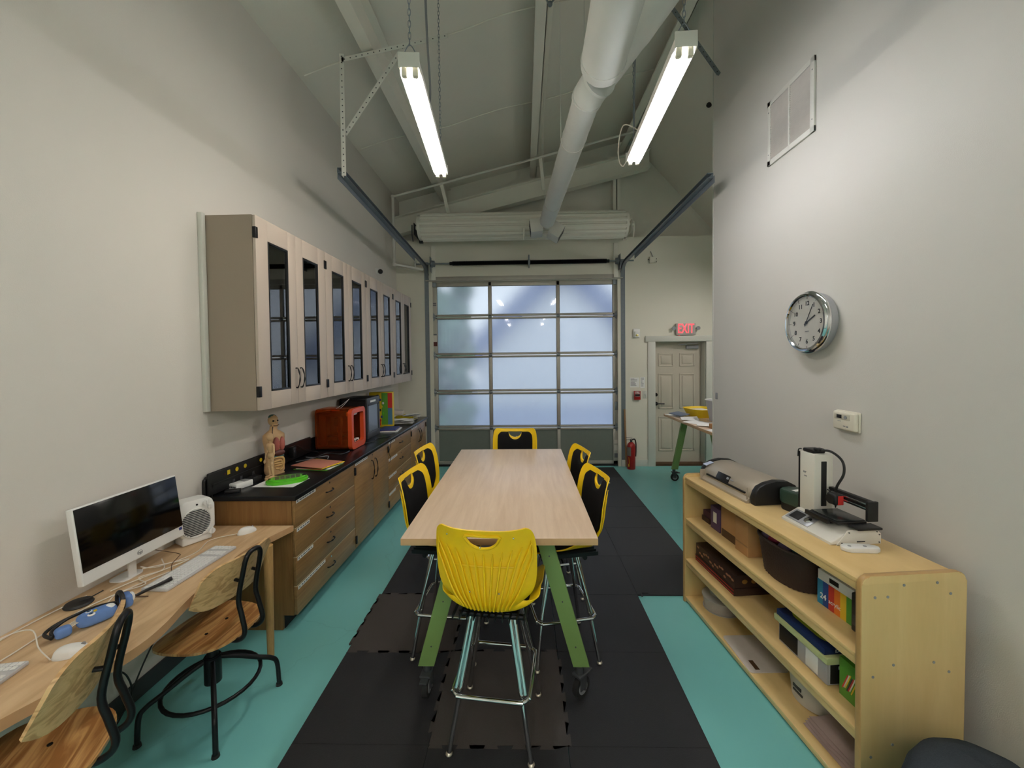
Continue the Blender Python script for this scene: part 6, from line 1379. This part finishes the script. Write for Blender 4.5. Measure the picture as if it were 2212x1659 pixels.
def notice(label, x, z, w_, h_, seed):
    t = thing('notice', label, 'notice', (x, YW, z)); G().b2(-w_/2, w_/2, -0.0015, 0, -h_/2, h_/2).done('sheet', PAPER, t)
    rnd = random.Random(seed); g = G()
    for k in range(7):
        zz = h_/2-0.02-k*(h_-0.03)/7; g.b2(-w_/2+0.01, -w_/2+0.01+rnd.uniform(0.4, 0.9)*(w_-0.02), -0.0022, -0.0014, zz-0.0035, zz+0.0035)
    g.done('printed_lines', INKG, t)
notice('larger white notice with grey print on the back wall over the fire alarm box', 1.815, 1.385, 0.15, 0.16, 1)
notice('small white notice right of the larger one on the back wall', 1.945, 1.385, 0.075, 0.18, 2)
t = thing('junction_box', 'white wall box with a cable stub high on the back wall, over the exit door', 'junction box', (2.11, YW, 3.375)); G().b2(-0.05, 0.05, -0.03, 0, -0.05, 0.05, 0.003).done('box_body', WALLB, t)
for (x, z) in ((-0.065, 0.01), (0.058, 0.02), (0.058, -0.03)): G().box((x, -0.012, z), (0.014, 0.014, 0.014), 0.003).done('connector', BLACKM, t)
G().tube([(0.0, -0.01, 0.055), (-0.02, -0.015, 0.11), (-0.035, -0.012, 0.14)], 0.005, 6).done('cable_stub', GREY, t)
t = thing('fire_extinguisher', 'red fire extinguisher standing on the floor beside the garage door', 'fire extinguisher', (1.715, 6.50, 0))
g = G(); g.lathe([(0.060, 0.0), (0.066, 0.012), (0.066, 0.36), (0.058, 0.40), (0.036, 0.425), (0.022, 0.435)], 32); g.done('cylinder', REDP, t)
g = G(); g.cyl((0, 0, 0.435), (0, 0, 0.475), 0.018, n=16); g.cyl((0.0, -0.018, 0.455), (0.0, -0.034, 0.455), 0.012, n=12); g.done('valve', DKGREY, t)
g = G(); g.bar((-0.09, 0, 0.515), (0.02, 0, 0.495), 0.016, 0.005); g.bar((-0.085, 0, 0.468), (0.0, 0, 0.478), 0.014, 0.005); g.done('lever', BLACKM, t)
g = G(); g.tube([(0.015, 0, 0.47), (0.055, 0, 0.48), (0.075, 0, 0.42), (0.077, 0, 0.30), (0.072, 0, 0.20)], 0.010, 10); g.done('hose', BLACKR, t)
g = G(); g.surf(lambda u, v: (0.0672*math.cos(PI*1.05+u*1.1), 0.0672*math.sin(PI*1.05+u*1.1), 0.22+0.14*v), 8, 1); g.done('label_band', mat('grey_label', C(120, 116, 108), 0.6), t, fix=False)
g = G(); g.tube([(-0.05, -0.045, 0.20), (-0.045, -0.055, 0.12), (-0.052, -0.05, 0.08)], 0.003, 6); g.b2(-0.058, -0.046, -0.056, -0.046, 0.05, 0.09, 0.002); g.done('inspection_tag', YPRINT, t)
tag(G().bar((1.665, 6.60, 0.006), (1.645, 6.63, 0.95), 0.014, 0.030, up=(1, 0, 0), bev=0.003).done('timber_stick', WOODSTRIP), 'thin bare timber stick leaning by the right garage door track', 'timber stick')
t = thing('security_camera', 'small dark dome camera on the left wall above the wall cabinets', 'camera', (XL, 5.75, 3.07)); G().cyl((0, 0, 0), (0.02, 0, 0), 0.045, n=20).done('base', WHITEP, t); g = G(); g.ball((0.055, 0, -0.005), 0.035, 16); g.done('eye', BLACKP, t); G().cyl((0.015, 0, 0), (0.04, 0, 0), 0.022, n=14).done('neck', WHITEP, t)
tag(G().ball((2.30, 5.06, 4.875), (0.035, 0.035, 0.03), 12).done('ceiling_hole_plug', BLACKR), 'dark ball standing for a small hole in the sloping ceiling right of the right light', 'ceiling hole')  # dark ball stands in for a small hole in the slope
# ============================================================ SECOND TABLE IN THE ALCOVE
t2_ = make_table('second maple table with slanted green legs, half hidden beyond the partition', 2.50, 5.00, 0.93, 1.83, 0.972, 0.33, 0.17, 0.06)
TT = 0.9725
def loose_sheet(label, x, y, rz, w_=0.21, h_=0.28, k=0, m=None):
    g = G(); g.surf(lambda u, v: ((u-0.5)*w_, (v-0.5)*h_, 0.002+0.012*k+0.015*u*u*v), 8, 8, 0.001); o = g.done('paper_sheet', m or PAPER); o.location = (x, y, TT); o.rotation_euler = (0, 0, rz); return tag(o, label, 'paper')
loose_sheet('printed sheet at the far left corner of the second table', 2.15, 5.72, 0.3)
loose_sheet('sheet of newsprint overlapping others on the second table', 2.17, 5.33, -0.3, k=1)
loose_sheet('printed sheet curling at the left edge of the second table', 2.15, 5.06, 0.5)
loose_sheet('sheet beside the clear tub on the second table', 2.19, 4.86, -0.5, k=1)
loose_sheet('sheet near the wooden block on the second table', 2.16, 4.45, 0.2)
tag(G().box((2.14, 5.60, TT+0.04), (0.17, 0.22, 0.010), 0.002, rot=(0.05, -0.08, 0.4)).done('magazine', mat('navy_grey_print', C(96, 110, 132), 0.5)), 'bluish magazine on top of the far sheets on the second table', 'magazine')
t = thing('yellow_tray', 'yellow plastic tray on the second table, left of the clear tub', 'tray', (2.45, 5.63, TT+0.0), 0.2)
g = G(); g.surf(lambda u, v: (lambda a, k: ((0.13+0.06*k)*math.copysign(abs(math.cos(a))**0.5, math.cos(a)), (0.17+0.05*k)*math.copysign(abs(math.sin(a))**0.5, math.sin(a)), 0.11*k))(2*PI*u, v), 40, 6, 0.004); g.b2(-0.13, 0.13, -0.17, 0.17, 0, 0.004); g.done('tray_body', YPRINT, t); g = G(); g.b2(-0.12, 0.12, -0.15, 0.15, 0.03, 0.09, 0.01); g.done('contents', CREAM, t)
t = thing('clear_tub', 'large clear plastic tub on the second table by the partition edge', 'storage tub', (2.56, 5.10, TT), 0.05); t.scale = (1, 1, 1.2)
g = G(); g.surf(lambda u, v: (lambda a, k: ((0.17+0.04*k)*math.copysign(abs(math.cos(a))**0.4, math.cos(a)), (0.20+0.04*k)*math.copysign(abs(math.sin(a))**0.4, math.sin(a)), 0.22*k))(2*PI*u+0.01, v), 40, 6, 0.003); g.b2(-0.17, 0.17, -0.20, 0.20, 0, 0.004); g.done('tub_body', FROSTP, t)
g = G(); g.tube([((0.215)*math.copysign(abs(math.cos(a))**0.4, math.cos(a)), 0.245*math.copysign(abs(math.sin(a))**0.4, math.sin(a)), 0.222) for a in [2*PI*k/40+0.03 for k in range(40)]], 0.006, 6, closed=True, sub=1); g.done('rim', WHITEP, t)
tag(G().box((2.26, 4.62, TT+0.025), (0.22, 0.20, 0.05), 0.003, rot=(0, 0, 0.1)).done('wood_block', KRAFT), 'flat wooden block on the second table next to the partition edge', 'block')
